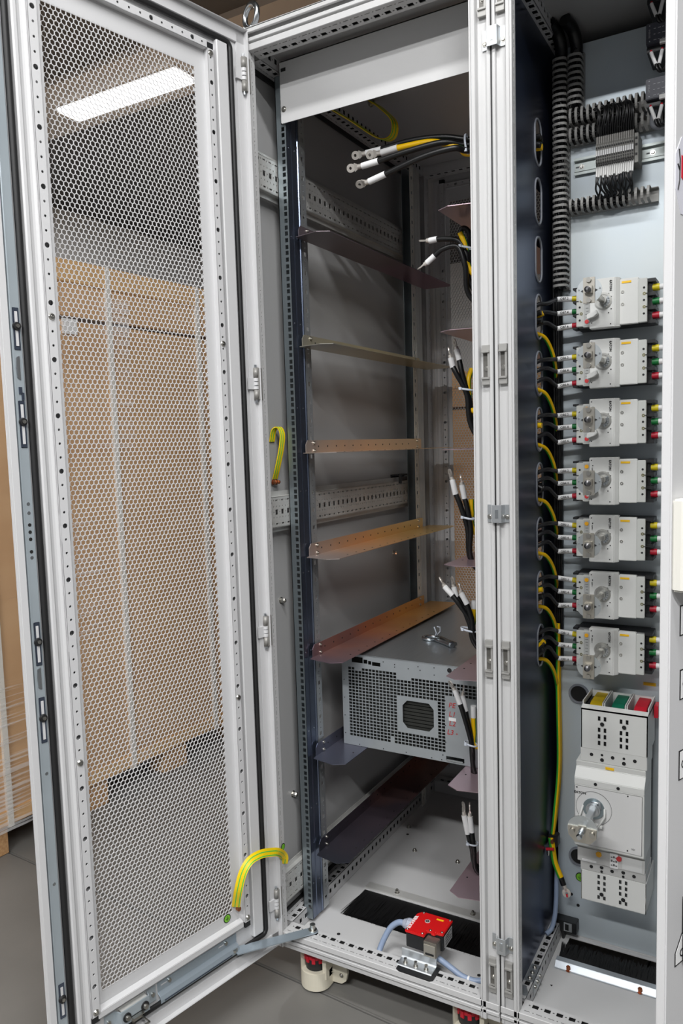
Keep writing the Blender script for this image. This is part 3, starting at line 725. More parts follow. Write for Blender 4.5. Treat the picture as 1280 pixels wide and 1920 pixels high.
# partition with stadium openings
def partition():
    W, H = .862, 1.95; b = MB(); th = .002; u, v, w_ = Y, Z, X; o = Vector((.5432, .045, .03))
    cz = [1.740-.03-.1145*k for k in range(10)]; cy = .234-.045; hw, hh = .0235, .0445
    b.quad(o, u, v, 0, cy-.03, 0, H); b.quad(o, u, v, cy+.03, W, 0, H)
    edges = [cz[0]+.0572]+[c-.0572 for c in cz]
    b.quad(o, u, v, cy-.03, cy+.03, edges[0], H); b.quad(o, u, v, cy-.03, cy+.03, 0, edges[-1])
    rim = MB()
    for c in cz:
        n = 24; inn = []
        for k in range(n):
            t = 2*pi*(k+.5)/n; inn.append((cy+hw*cos(t), c+hw*sin(t)+(hh-hw)*(1 if sin(t) > 0 else -1)))
        out = []
        a0, a1, b0, b1 = cy-.03, cy+.03, c-.0572, c+.0573
        for p in inn:
            dx_, dz_ = p[0]-cy, p[1]-c; ta = abs(.03/dx_) if dx_ else 1e9; tb = abs(.05725/dz_) if dz_ else 1e9; m = min(ta, tb); out.append([cy+dx_*m, c+dz_*m])
        for cc in ((a0, b0), (a1, b0), (a1, b1), (a0, b1)):
            k = min(range(n), key=lambda k: (out[k][0]-cc[0])**2+(out[k][1]-cc[1])**2); out[k] = list(cc)
        P = lambda p, d=0: o+u*p[0]+v*p[1]+w_*d
        b.add([P(p) for p in out]+[P(p) for p in inn]+[P(p, -th) for p in inn], [(k, (k+1) % n, (k+1) % n+n, k+n) for k in range(n)]+[(k+n, (k+1) % n+n, (k+1) % n+2*n, k+2*n) for k in range(n)])
        rim.tube([P(p, .0008) for p in inn]+[P(inn[0], .0008)], .0022, 6, caps=False)
    p = b.build('partition_plate', PARTN, cabB)
    rim.build('edge_protection', mat('edge_grey', (126, 130, 138), .45), p)
partition()
# clips and catches at the seam
def seam_clip(z, par):
    b = MB(); b.prism([(.507, .0105), (.507, .009), (.516, .009), (.5195, -.004), (.537, -.004), (.5405, .009), (.549, .009), (.549, .0105), (.5395, .0105), (.536, -.0025), (.5205, -.0025), (.517, .0105)], 'z', z-.0165, z+.0165)
    o = b.build('baying_clip', ZINC, par, bevel=.0004)
    b = MB(); b.box(.5255, .5315, -.0048, -.004, z-.008, z+.008); b.build('embossed_lug', ZBRIGHT, o)
    for x in (.5115, .545): screw((x, .009, z-.006), -Y, .0035, .0025, STEEL, o, 'clip_screw')
for z in (1.849, 1.012, .165): seam_clip(z, cabA)
def catch(z, par, x0, sg):
    w1 = .015
    xa, xb = sorted((x0, x0+sg*w1)); m = mat('catch_grey', (168, 167, 164), .4, .4)
    b = MB(); b.box(xa, xb, .004, .012, z+.022, z+.036); b.box(xa, xb, .004, .012, z-.036, z-.022); b.box(xb-.004 if sg > 0 else xa, xb if sg > 0 else xa+.004, .004, .012, z-.022, z+.022)
    b.box(xa, xb, .001, .006, z+.022, z+.026); b.box(xa, xb, .001, .006, z-.026, z-.022)
    o = b.build('lock_catch', m, par, bevel=.0006)
    k = MB(); k.box(xa+.001, xb-.001, .0105, .0122, z-.022, z+.022); k.build('catch_recess', mat('catch_dark', (112, 110, 106), .4, .5), o)
    screw(((xa+xb)/2, .0105, z-.006), -Y, .0036, .003, STEEL, o, 'catch_screw')
for z in (1.285, .735, .094, 1.925):
    catch(z, cabA, .5005, 1); catch(z, cabB, .5330, 1)
b = MB(); b.box(.5222, .5248, .0065, .035, .002, 1.998); b.build('seam_gasket', GASK, cabA)
# ------------------------------------------------------------ door of B
fe = Vector((.8811, -.50, 0)); hg = Vector((1.078, .0, 0)); dd = (hg-fe).normalized(); nn = Vector((dd.y, -dd.x, 0))
MBd = Matrix(((dd.x, nn.x, 0, fe.x), (dd.y, nn.y, 0, fe.y), (0, 0, 1, 0), (0, 0, 0, 1)))
doorB = bpy.data.objects.new('door', None); COL.objects.link(doorB); doorB.parent = cabB; lab(doorB, 'open door seen on its outer face at the right edge')
def BB(mb, name, m, par=doorB, bevel=0):
    mb.v = [tuple(MBd @ Vector(v)) for v in mb.v]; return mb.build(name, m, par, bevel=bevel)
b = MB(); b.box(0, .535, -.012, 0, .002, 1.998); BB(b, 'door_leaf', DOORP, bevel=.0015)
b = MB(); b.prism([(.002, 0), (.002, .010), (.008, .022), (.040, .026), (.040, 0)], 'z', .980, 1.079); h_ = BB(b, 'door_handle', mat('handle_cream', (216, 214, 206), .4), bevel=.002)
for zz, s0 in ((.945, .021), (.873, .0225), (.781, .0225)):
    k = MB(); k.box(s0, s0+.06, 0, .0006, zz-.017, zz+.017); BB(k, 'nameplate_border', INK)
    k = MB(); k.box(s0+.0018, s0+.058, 0, .0009, zz-.0155, zz+.0155); BB(k, 'nameplate', WHT)
k = MB(); k.prism([(.019, .545), (.019, .561), (.034, .580), (.07, .580), (.07, .545)], 'y', 0, .0006); BB(k, 'nameplate_border', INK)
k = MB(); k.prism([(.0205, .547), (.0205, .5605), (.035, .5785), (.07, .5785), (.07, .547)], 'y', 0, .0009); BB(k, 'nameplate', WHT)
k = MB(); k.box(.0335, .08, 0, .03, .545, .625); BB(k, 'rotary_handle', BLKP, bevel=.002)
k = MB(); k.prism([(.001, 1.395), (.001, 1.43), (.012, 1.448), (.05, 1.448), (.05, 1.372), (.012, 1.372)], 'y', 0, .0006); BB(k, 'warning_sticker', mat('sticker_white', (206, 206, 214), .5))
k = MB(); k.prism([(.0115, 1.408), (.0115, 1.430), (.030, 1.428), (.030, 1.398)], 'y', .0006, .001); BB(k, 'sticker_flash', RED)
k = MB(); k.tube([(.005, .001, 1.395), (.008, .001, 1.405), (.0085, .001, 1.425), (.0065, .001, 1.435)], .0007, 5); k.tube([(.004, .001, 1.420), (.0085, .001, 1.414)], .0007, 5); BB(k, 'sticker_symbol', INK)
for tx, s_, zz in (('QB1', .040, .873), ('QA1', .040, .781), ('QB2', .040, .945), ('QA2', .042, .557)):
    o = text(tx, 'nameplate_text', INK, doorB, (0, 0, 0), X, Z, .014)
    uu = dd; P = MBd @ Vector((s_, .0012, zz)); nv = -nn
    o.matrix_local = Matrix(((dd.x, 0, nn.x, P.x), (dd.y, 0, nn.y, P.y), (0, 1, 0, P.z), (0, 0, 0, 1)))
# left depth rail angle bracket in B
b = MB(); b.box(.5445, .5645, .095, .15, .0385, .0400); b.box(.5632, .5648, .095, .15, .008, .040); ab = b.build('corner_bracket', ZINC, cabB)
for yy in (.104, .122, .140):
    screw((.554, yy, .040), Z, .0038, .0035, STEEL, ab, 'bracket_screw'); screw((.5648, yy, .024), X, .0038, .0035, STEEL, ab, 'bracket_screw')
b = MB(); b.prism([(.5455, .050), (.5625, .050), (.5625, .062), (.553, .078), (.5455, .078)], 'z', .0385, .040); b.build('corner_bracket', ZINC, cabB)
b = MB(); b.box(.550, .600, .318, .344, .020, .046); b.box(.566, .572, .322, .342, .0, .020); cl = b.build('plate_clamp', BLKP, cabB, bevel=.001)
b = MB(); b.box(.572, .590, .3165, .3185, .024, .044); b.build('clamp_face', ZINC, cl); b = MB(); b.box(.575, .583, .3155, .317, .027, .041); b.build('clamp_slot', DARK, cl)
# plate holes, sockets
for x, z in ((.600, .578), (.600, .196)):
    b = MB(); b.cyl((x, .3445, z), (x, .3452, z), .021, 28); o = b.build('cable_opening', DARK, cabB); MB().ring((x, .3435, z), Y, .018, .0225, .004, 28).build('edge_protection', mat('edge_grey', (126, 130, 138), .45), o)
for x, z in ((.583, .100), (.598, .077)): MB().cyl((x, .344, z), (x, .3452, z), .0035, 14).build('plate_hole', DARK, cabB)
b = MB(); b.cyl((.603, .3432, .147), (.603, .3446, .147), .0105, 24); o = b.build('earth_sticker', INK, cabB)
b = MB(); b.cyl((.603, .3429, .147), (.603, .3446, .147), .0088, 24); b.build('earth_sticker_face', mat('sticker_green', (120, 190, 50), .5), o)
b = MB(); b.box(.6025, .6035, .3425, .3430, .147, .154)
for h, wd in ((0, .005), (-.0022, .0034), (-.0042, .0018)): b.box(.603-wd, .603+wd, .3425, .3430, .1465+h, .1472+h)
b.build('earth_symbol', INK, o)
for k in range(8):
    zz = 1.3865-.1187*k
    if k < 7:
        b = MB(); b.box(.700, .722, .3435, .345, zz-.003, zz+.003)
        if k < 6: b.build('marking_tag', YELL, cabB)
b = MB(); b.box(.735, .760, .3435, .345, .6155, .622); b.build('marking_tag', YELL, cabB)
print('cabinets built', len(bpy.data.objects))
# ============================================================ PALLET AND BOX STACK (behind the open door)
RB = Matrix.Translation((-1.094, .46, 0)) @ Matrix.Rotation(math.atan2(.664, .039)-pi/2, 4, 'Z')   # local: y along the face, -x into the box
def place(mb, M): mb.v = [tuple(M @ Vector(v)) for v in mb.v]; return mb
def boxstack(M, name, label, y0, y1, depth, zt, seam, straps, film, lbl, lidh=.075, glabel=None):
    o = tag(bpy.data.objects.new(name, None), label, 'box'); COL.objects.link(o)
    place(MB().box(-depth, 0, y0, y1, .001, seam-.006), M).build('carton_body', CARD, o, bevel=.004)
    place(MB().box(-depth+.004, -.004, y0+.004, y1-.004, seam-.008, seam+.004), M).build('carton_gap', mat('carton_shadow', (70, 52, 40), .8), o)
    place(MB().box(-depth, 0, y0, y1, seam+.003, zt-.02), M).build('carton_sleeve', CARD, o, bevel=.004)
    place(MB().box(-depth-.008, .008, y0-.008, y1+.008, zt-lidh, zt), M).build('carton_lid', CARDD, o, bevel=.003)
    place(MB().box(-depth-.004, .005, y0-.004, y1+.004, -.016, .034), M).build('carton_base', CARDD, o, bevel=.002)
    for i, y in enumerate(straps):
        b = MB(); b.box(.0, .0115, y-.0095, y+.0095, -.02, zt+.001); b.box(-depth, .0115, y-.0095, y+.0095, zt, zt+.002)
        place(b, M).build('strap', STRAP, o)
    if film:
        b = MB(); nz, ny = 60, 22; ya, yb = film; vs = []
        for i in range(nz+1):
            for j in range(ny+1):
                z = -.03+(zt-.10+.03)*i/nz; y = ya+(yb-ya)*j/ny
                vs.append((.0135+.0035*sin(z*41+y*13)*sin(z*17-y*31), y, z))
        b.add(vs, [(i*(ny+1)+j, i*(ny+1)+j+1, (i+1)*(ny+1)+j+1, (i+1)*(ny+1)+j) for i in range(nz) for j in range(ny)], True)
        place(b, M).build('stretch_film', FILM, o)
    if lbl:
        place(MB().box(.0, .0098, lbl[0], lbl[1], lbl[2], lbl[3]), M).build('paper_label', WHT, o)
    return o
boxstack(RB, 'strapped_carton', 'tall brown strapped carton in stretch film seen through the open door', -.75, .95, .85, 1.79, 1.600, (-.335, .176, .625), (-.745, .26), (-.02, .035, 1.545, 1.595))
def pallet(M, label, y0, y1, depth, ztop):
    o = tag(bpy.data.objects.new('wooden_pallet', None), label, 'pallet'); COL.objects.link(o)
    n = 3; bz = FLOOR
    for i in range(3):
        x = -.05-(depth-.1)*i/2
        for j in range(4):
            y = y0+.06+(y1-y0-.12)*j/3
            place(MB().box(x-.045, x+.045, y-.06, y+.06, bz+.001, ztop-.02), M).build('block', WOOD, o, bevel=.002)
        place(MB().box(x-.045, x+.045, y0, y1, ztop-.02, ztop-.0165), M).build('plank', WOOD, o)
    return o
pallet(RB, 'pale wooden pallet under the tall strapped carton', -.46, .86, .85, -.0165+.018-.001)
MR2 = Matrix.Translation((-.05, 1.95, 0)) @ Matrix.Rotation(-pi/2+.1, 4, 'Z')
boxstack(MR2, 'strapped_carton', 'brown strapped carton behind the cabinet, seen through the rear door', -.62, .6, .7, 1.46, 1.30, (-.30, .1, .4), None, None)
pallet(MR2, 'wooden pallet under the carton behind the cabinet', -.6, .6, .7, -.016+.018-.001)
# ============================================================ SERVER CHASSIS
sv = thing('server_chassis', 'grey metal rack chassis with square grille resting on a shelf rail', 'computer chassis', (.25, .23, .4115)); O = sv.location
SX0, SX1, SZ0, SZ1, SY0, SY1 = .056, .452, .4122, .641, .23, .93
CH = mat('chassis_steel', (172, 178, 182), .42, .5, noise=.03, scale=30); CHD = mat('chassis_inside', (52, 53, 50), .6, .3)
b = MB(); b.box(SX0, SX1, SY0+.002, SY1, SZ0, SZ0+.001); b.box(SX0, SX0+.001, SY0+.002, SY1, SZ0, SZ1); b.box(SX1-.001, SX1, SY0+.002, SY1, SZ0, SZ1); b.box(SX0, SX1, SY1-.001, SY1, SZ0, SZ1)
b.build('chassis_body', CH, sv, O)
b = MB(); b.box(SX0-.0005, SX1+.0005, SY0-.001, SY1, SZ1-.001, SZ1+.0008); b.build('top_cover', mat('cover_steel', (186, 192, 196), .3, .85, noise=.04, scale=8, stretch=(30, 1, 1)), sv, O, bevel=.0003)
b = MB()
gx0, gz0, px_, pz_ = SX0+.017, SZ0+.0225, .00935, .00795; hs = []
W, H = SX1-SX0, SZ1-SZ0
sock = (.218, .297, .478, .545)
for i in range(40):
    for j in range(24):
        cx, cz = gx0+(i+.5)*px_, gz0+(j+.5)*pz_
        if cz > SZ1-.030 or cx > SX1-.012: continue
        if cz > SZ1-.037 and not (i < 2 or 4 <= i < 14): continue
        if cz > SZ1-.046 and 14 <= i < 18: continue
        if sock[0]-.012 < cx < sock[1]+.012 and sock[2]-.010 < cz < sock[3]+.010: continue
        if cx > .321 and cz < .566: continue
        if 12 <= i <= 12 and j < 2: continue
        hs.append((cx-SX0-.0039, cx-SX0+.0039, cz-SZ0-.0031, cz-SZ0+.0031))
hs += [(.028, .0585, H-.020, H-.0055), (.0605, .071, H-.020, H-.010), (.073, .0815, H-.021, H-.012), (.0835, .106, H-.023, H-.0135)]
hs.append((sock[0]-SX0, sock[1]-SX0, sock[2]-SZ0, sock[3]-SZ0))
hs.append((.326-SX0, .37-SX0, .417-SZ0, .4275-SZ0))
b.sheet((SX0, SY0, SZ0), X, Z, -Y, .0012, W, H, hs); b.build('front_grille', CH, sv, O)
b = MB(); c = .012; x0, x1, z0, z1 = sock
for tri in (((x0, z0), (x0+c, z0), (x0, z0+c*1.1)), ((x1, z0), (x1, z0+c*1.1), (x1-c, z0)), ((x1, z1), (x1-c, z1), (x1, z1-c*1.1)), ((x0, z1), (x0, z1-c*1.1), (x0+c, z1))):
    b.prism(tri, 'y', SY0, SY0+.0012)
b.build('socket_frame', CH, sv, O)
b = MB(); 
for k in range(9): b.box(sock[0]-.004, sock[1]+.004, SY0+.010, SY0+.030, sock[2]-.004+k*.0085, sock[2]-.004+k*.0085+.0062)
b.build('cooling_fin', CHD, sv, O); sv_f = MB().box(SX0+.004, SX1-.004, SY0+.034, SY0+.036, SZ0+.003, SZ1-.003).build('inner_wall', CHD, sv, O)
b = MB(); b.box(.328, .368, SY0-.004, SY0+.01, .4175, .4215); b.build('chrome_latch', ZBRIGHT, sv, O, bevel=.001)
for x, z, r in ((.3375, .6335, .0055), (.3525, .633, .0055)):
    MB().cyl((x, SY0-.0001, z-.003), (x, SY0-.0006, z-.003), r, 18).build('round_socket', INK, sv, O)
for x in (.365, .380): MB().box(x-.004, x+.004, SY0-.0005, SY0, .627, .633).build('connector', INK, sv, O)
for x, z in ((.0615, .575), (.0615, .53), (.0615, .485), (.0615, .44), (.10, .4165), (.165, .4165), (.225, .418), (.29, .4165), (.315, .4165), (.318, .428), (.17, .631), (.20, .628), (.20, .622), (.235, .622), (.26, .630), (.265, .622), (.30, .632), (.30, .615), (.3255, .558), (.3255, .536), (.3255, .50), (.3255, .46)):
    MB().cyl((x, SY0-.0001, z), (x, SY0-.0005, z), .0014, 8).build('small_hole', INK, sv, O)
for t, z in (('PE', .549), ('L1', .528), ('L2', .506), ('L3 -', .485)):
    text(t, 'handwriting', INKR, sv, (.342, SY0-.0006, z), X, Z, .0165, org=O, shear=.2)
MB().box(.334, .352, SY0-.0005, SY0, .5125, .520).build('paper_strip', WHT, sv, O)
# tools on the server
tl = thing('screw_set', 'shiny lifting eye and bolts tied together on the grey chassis', 'bolts', (.245, .42, .642)); O = tl.location
TZ = .642
b = MB(); b.torus((.205, .43, TZ+.0045), Z, .017, .0042, 24, 8); b.build('ring', ZBRIGHT, tl, O)
b = MB(); b.torus((.222, .418, TZ+.0125), (0, .25, 1), .013, .0035, 24, 8); b.build('ring', ZBRIGHT, tl, O)
b = MB(); b.cyl((.222, .42, TZ+.0055), (.272, .385, TZ+.0055), .0052, 10); b.cyl((.268, .388, TZ+.0065), (.290, .373, TZ+.0065), .0064, 10); b.cyl((.281, .3792, TZ+.008), (.286, .3757, TZ+.008), .0084, 12); b.build('bolt', ZBRIGHT, tl, O)
b = MB(); b.cyl((.232, .44, TZ+.005), (.276, .402, TZ+.005), .0046, 10); b.cyl((.272, .405, TZ+.006), (.290, .39, TZ+.006), .006, 6); b.build('bolt', STEEL, tl, O)
b = MB(); b.tube([(.222, .425, TZ+.010), (.228, .42, TZ+.022), (.224, .415, TZ+.038)], .0018, 6); b.tube([(.222, .425, TZ+.010), (.234, .43, TZ+.024), (.238, .42, TZ+.038), (.232, .415, TZ+.04)], .0016, 6); b.build('cable_tie', TIE, tl, O)
# ============================================================ CABLES IN A
OV = [1.740-.1145*k for k in range(10)]
def lug(par, a, b_, r, nrm, O):
    a, b_ = Vector(a), Vector(b_); d = (b_-a).normalized(); nrm = Vector(nrm); nrm = (nrm-d*nrm.dot(d)).normalized(); sd = d.cross(nrm)
    L = max((b_-a).length, .026); m = MB()
    m.cyl(a, a+d*L*.30, r*.86, 12); 
    # palm: flattened tongue with hole
    c0 = a+d*L*.30; c1 = a+d*L*.52; w0, w1 = r*.8, r*1.45; th = .0012
    P = [c0-sd*w0, c0+sd*w0, c1+sd*w1, c1-sd*w1]
    m.add([p-nrm*th+nrm*(.0*1) for p in P]+[c0-sd*w0+nrm*r*.5, c0+sd*w0+nrm*r*.5, c1+sd*w1+nrm*th, c1-sd*w1+nrm*th], [(0, 3, 2, 1), (4, 5, 6, 7), (0, 1, 5, 4), (1, 2, 6, 5), (2, 3, 7, 6), (3, 0, 4, 7)])
    e = a+d*(L-w1*1.15); rc = w1*.36; n = 20; hc = a+d*(L-w1*1.05)
    out = []
    for k in range(n):
        t = 2*pi*k/n; cx, sy = cos(t), sin(t); p = hc+d*cx*w1*1.02+sd*sy*w1
        if cx < 0: p = hc+sd*w1*sy*(1 if abs(sy) > .7 else 1.)+d*cx*w1*1.4
        out.append(p)
    inn = [hc+(d*cos(2*pi*k/n)+sd*sin(2*pi*k/n))*rc for k in range(n)]
    vs = [p+nrm*th for p in out]+[p+nrm*th for p in inn]+[p-nrm*th for p in inn]+[p-nrm*th for p in out]
    fs = []
    for k in range(n):
        q = (k+1) % n; fs += [(k, q, n+q, n+k), (n+k, n+q, 2*n+q, 2*n+k), (2*n+k, 2*n+q, 3*n+q, 3*n+k), (3*n+k, 3*n+q, q, k)]
    m.add(vs, fs)
    return m.build('cable_lug', LUG, par, O)
def yg_stripe(par, P, r, O, side=(0, -1, 0), w_=.9):
    m = MB(); sd = Vector(side); Q = []
    vs = []; n = 5
    for i, p in enumerate(P):
        t = (P[min(i+1, len(P)-1)]-P[max(i-1, 0)]).normalized(); a = (sd-t*sd.dot(t)).normalized(); c = t.cross(a)
        for k in range(n): 
            th = -w_+2*w_*k/(n-1)+2.0; vs.append(p+(a*cos(th)+c*sin(th))*r*1.03)
    m.add(vs, [(i*n+k, i*n+k+1, (i+1)*n+k+1, (i+1)*n+k) for i in range(len(P)-1) for k in range(n-1)], True)
    return m.build('green_stripe', GRN2, par, O)
YC = mat('yellow_cable', (246, 196, 0), .4)
NAMES = dict(a1='black cable with flat lug, uppermost of the top bundle', a2='yellow and green cable with flat lug in the top bundle', a3='black cable whose lug hangs furthest left in the top bundle', a4='black cable with edge-on lug, lowest of the top bundle',
 b1='black cable with upper horizontal lug below the top bundle', b2='black cable with drooping lug below the top bundle', b3='black cable bent into a hook above the second bundle', b4='yellow and green cable end beside the black hook',
 c1='black cable with dark upright lug, right of the bundle at the second shelf', c2='black cable with thin upright lug, left of the bundle at the second shelf', c3='yellow and green cable bowed beside the second shelf bundle',
 d1='black cable with leaning lug, left of the bundle below the third shelf', d2='black cable with upright lug, right of the bundle below the third shelf', d3='yellow and green cable beside the bundle below the third shelf',
 e1='black cable with lug leaning furthest left above the chassis', e2='black cable with dark broad lug above the chassis', e3='short black cable with thin lug, right of three above the chassis', e4='green and yellow cable with white sleeve above the chassis',
 f1='black cable with lug in front of the red handwriting', f2='black cable with upright lug at the chassis grille', f3='green and yellow cable with white sleeve before the chassis',
 g1='black cable with broad upright lug near the cabinet bottom, left one', g2='black cable with narrow upright lug near the cabinet bottom, right one')
GR = dict(a='cable bundle at the cabinet top', b='cable bundle below the top', c='cable bundle at the second shelf', d='cable bundle below the third shelf', e='cable bundle above the chassis', f='cable bundle before the chassis', g='cable bundle near the cabinet bottom')
CABS = [
('a1', 'k', [(0.548, 0.234, 1.7644), (0.4072, 0.215, 1.7688), (0.3525, 0.205, 1.7828), (0.2817, 0.2, 1.7888), (0.2079, 0.2, 1.7856)], (0.1764, 0.2, 1.7854), (0.1377, 0.2, 1.7865)),
('a2', 'y', [(0.548, 0.234, 1.7402), (0.4068, 0.215, 1.7413), (0.3893, 0.2, 1.751), (0.3325, 0.195, 1.7743), (0.251, 0.19, 1.7769)], (0.2178, 0.19, 1.775), (0.1788, 0.19, 1.7763)),
('a3', 'k', [(0.548, 0.234, 1.7539), (0.4089, 0.21, 1.7563), (0.3582, 0.19, 1.7662), (0.2777, 0.18, 1.7607), (0.2118, 0.175, 1.7529)], (0.178, 0.175, 1.7508), (0.1382, 0.175, 1.7519)),
('a4', 'k', [(0.548, 0.234, 1.7402), (0.4123, 0.2, 1.742), (0.3852, 0.18, 1.7458), (0.3183, 0.17, 1.7386), (0.2325, 0.165, 1.7185)], (0.199, 0.165, 1.7116), (0.1649, 0.165, 1.7091)),
('b1', 'k', [(0.548, 0.234, 1.4004), (0.41, 0.215, 1.4685), (0.4035, 0.2, 1.5321), (0.3864, 0.2, 1.565), (0.3567, 0.2, 1.5739), (0.3338, 0.2, 1.5764)], (0.3216, 0.2, 1.5761), (0.3056, 0.2, 1.5785)),
('b2', 'k', [(0.548, 0.234, 1.3893), (0.4092, 0.21, 1.4458), (0.4033, 0.19, 1.5087), (0.3895, 0.185, 1.5496), (0.3583, 0.18, 1.5489), (0.3365, 0.18, 1.5358)], (0.323, 0.18, 1.5267), (0.3056, 0.18, 1.5181)),
('b3', 'k', [(0.548, 0.234, 1.4008), (0.4076, 0.23, 1.5153), (0.4009, 0.225, 1.5811), (0.3887, 0.22, 1.5951), (0.3802, 0.22, 1.5833)], None, None),
('b4', 'y', [(0.548, 0.234, 1.3783), (0.4117, 0.205, 1.4993), (0.4003, 0.2, 1.5542), (0.3908, 0.195, 1.5806)], None, None),
('c1', 'k', [(0.548, 0.234, 1.1087), (0.4126, 0.21, 1.1781), (0.4051, 0.2, 1.2345), (0.393, 0.19, 1.2906), (0.3863, 0.19, 1.3222)], (0.3818, 0.19, 1.3392), (0.3773, 0.19, 1.3563)),
('c2', 'k', [(0.548, 0.234, 1.0973), (0.413, 0.205, 1.1667), (0.4011, 0.195, 1.2457), (0.3818, 0.185, 1.2911), (0.3737, 0.185, 1.3073)], (0.3703, 0.185, 1.322), (0.367, 0.185, 1.3367)),
('c3', 'y', [(0.548, 0.234, 1.1882), (0.4101, 0.205, 1.212), (0.4041, 0.2, 1.2458), (0.4033, 0.2, 1.2771), (0.4071, 0.21, 1.2998)], None, None),
('d1', 'k', [(0.548, 0.234, 0.8063), (0.4061, 0.21, 0.8785), (0.3964, 0.2, 0.961), (0.3839, 0.19, 1.0137), (0.3741, 0.188, 1.0379)], (0.3685, 0.188, 1.0644), (0.3604, 0.188, 1.0897)),
('d2', 'k', [(0.548, 0.234, 0.8063), (0.4091, 0.205, 0.8794), (0.4036, 0.2, 0.9612), (0.3977, 0.195, 1.0077), (0.3919, 0.195, 1.0284)], (0.3875, 0.195, 1.0525), (0.3842, 0.195, 1.0766)),
('d3', 'y', [(0.548, 0.234, 0.8299), (0.4083, 0.22, 0.9475), (0.4029, 0.21, 0.995), (0.4021, 0.21, 1.0227)], None, None),
('e1', 'k', [(0.548, 0.234, 0.6146), (0.4075, 0.21, 0.7128), (0.4007, 0.2, 0.7561), (0.3805, 0.19, 0.7919), (0.3619, 0.188, 0.8158)], (0.3472, 0.188, 0.8302), (0.335, 0.188, 0.8508)),
('e2', 'k', [(0.548, 0.234, 0.6146), (0.4104, 0.205, 0.7023), (0.3982, 0.2, 0.7499), (0.3816, 0.2, 0.7901), (0.3683, 0.2, 0.8093)], (0.3636, 0.2, 0.828), (0.359, 0.2, 0.8503)),
('e3', 'k', [(0.548, 0.234, 0.6146), (0.4136, 0.2, 0.7158), (0.4069, 0.19, 0.7646), (0.3971, 0.185, 0.8001)], (0.3864, 0.185, 0.8192), (0.383, 0.185, 0.8342)),
('e4', 'y', [(0.548, 0.234, 0.6509), (0.4089, 0.21, 0.7249), (0.4045, 0.21, 0.7602), (0.4049, 0.21, 0.7864)], (0.4062, 0.21, 0.7983), None),
('f1', 'k', [(0.548, 0.234, 0.3187), (0.4056, 0.21, 0.3838), (0.4005, 0.2, 0.4729), (0.3854, 0.19, 0.547), (0.3758, 0.19, 0.5735)], (0.3662, 0.19, 0.5989), (0.3577, 0.19, 0.6111)),
('f2', 'k', [(0.548, 0.234, 0.3187), (0.4088, 0.205, 0.3988), (0.3971, 0.2, 0.4968), (0.3855, 0.2, 0.556)], (0.3797, 0.2, 0.5856), (0.3826, 0.2, 0.6115)),
('f3', 'y', [(0.548, 0.234, 0.4433), (0.4068, 0.21, 0.4704), (0.401, 0.21, 0.5063), (0.4003, 0.21, 0.5404)], (0.4006, 0.21, 0.5611), None),
('g1', 'k', [(0.548, 0.234, 0.1669), (0.4056, 0.21, 0.1895), (0.3959, 0.2, 0.2362), (0.3863, 0.2, 0.2717)], (0.3793, 0.2, 0.3077), (0.3773, 0.2, 0.3411)),
('g2', 'k', [(0.548, 0.234, 0.1541), (0.4085, 0.205, 0.1801), (0.401, 0.2, 0.2375), (0.3965, 0.2, 0.2778)], (0.3932, 0.2, 0.3083), (0.3924, 0.2, 0.3431)),
]
for i, (k, col, pts, sl, tip) in enumerate(CABS):
    j = int(k[1])-1; r = .0056 if k[0] not in 'a' else .0062
    z0 = pts[0][2]; zo = min(OV, key=lambda z: abs(z-z0)); off = ((j % 2)*.014-.007, ((j//2)*.016-.008))
    st = [(.551, .234+off[0], zo+off[1])]
    if abs(zo-z0) > .08: st += [(.505, .236+off[0], zo-.05), (.492, .238+off[0]*.6, z0+.10), (.470, .232, z0+.03)]
    else: st += [(.50, .232+off[0]*.7, (zo+off[1])*.6+z0*.4)]
    P = spline(st+[tuple(p) for p in pts[1:]], 7)
    o = tag(bpy.data.objects.new('power_cable', None), NAMES[k], 'cable', GR[k[0]]); COL.objects.link(o); O = Vector(pts[-1]); o.location = O
    c = MB().tube(P, r, 12).build('cable_jacket', BLK if col == 'k' else YC, o, O)
    if col == 'y': yg_stripe(c, P, r, O)
    if sl:
        a, b_ = Vector(pts[-1]), Vector(sl); d = (b_-a)
        MB().tube([a-d.normalized()*.004, a+d*.5, b_+d.normalized()*.002], r*1.1, 14).build('white_sleeve', WHT, o, O)
        if tip: lug(o, b_, tip, r, {'a': (.05, -.95, -.3), 'b': (0, -.3, 1)}.get(k[0], (-.75, -.65, .1)) if k not in ('a4', 'c2', 'd2', 'e1', 'e3', 'f2', 'g2') else (.9, .3, .4), O)
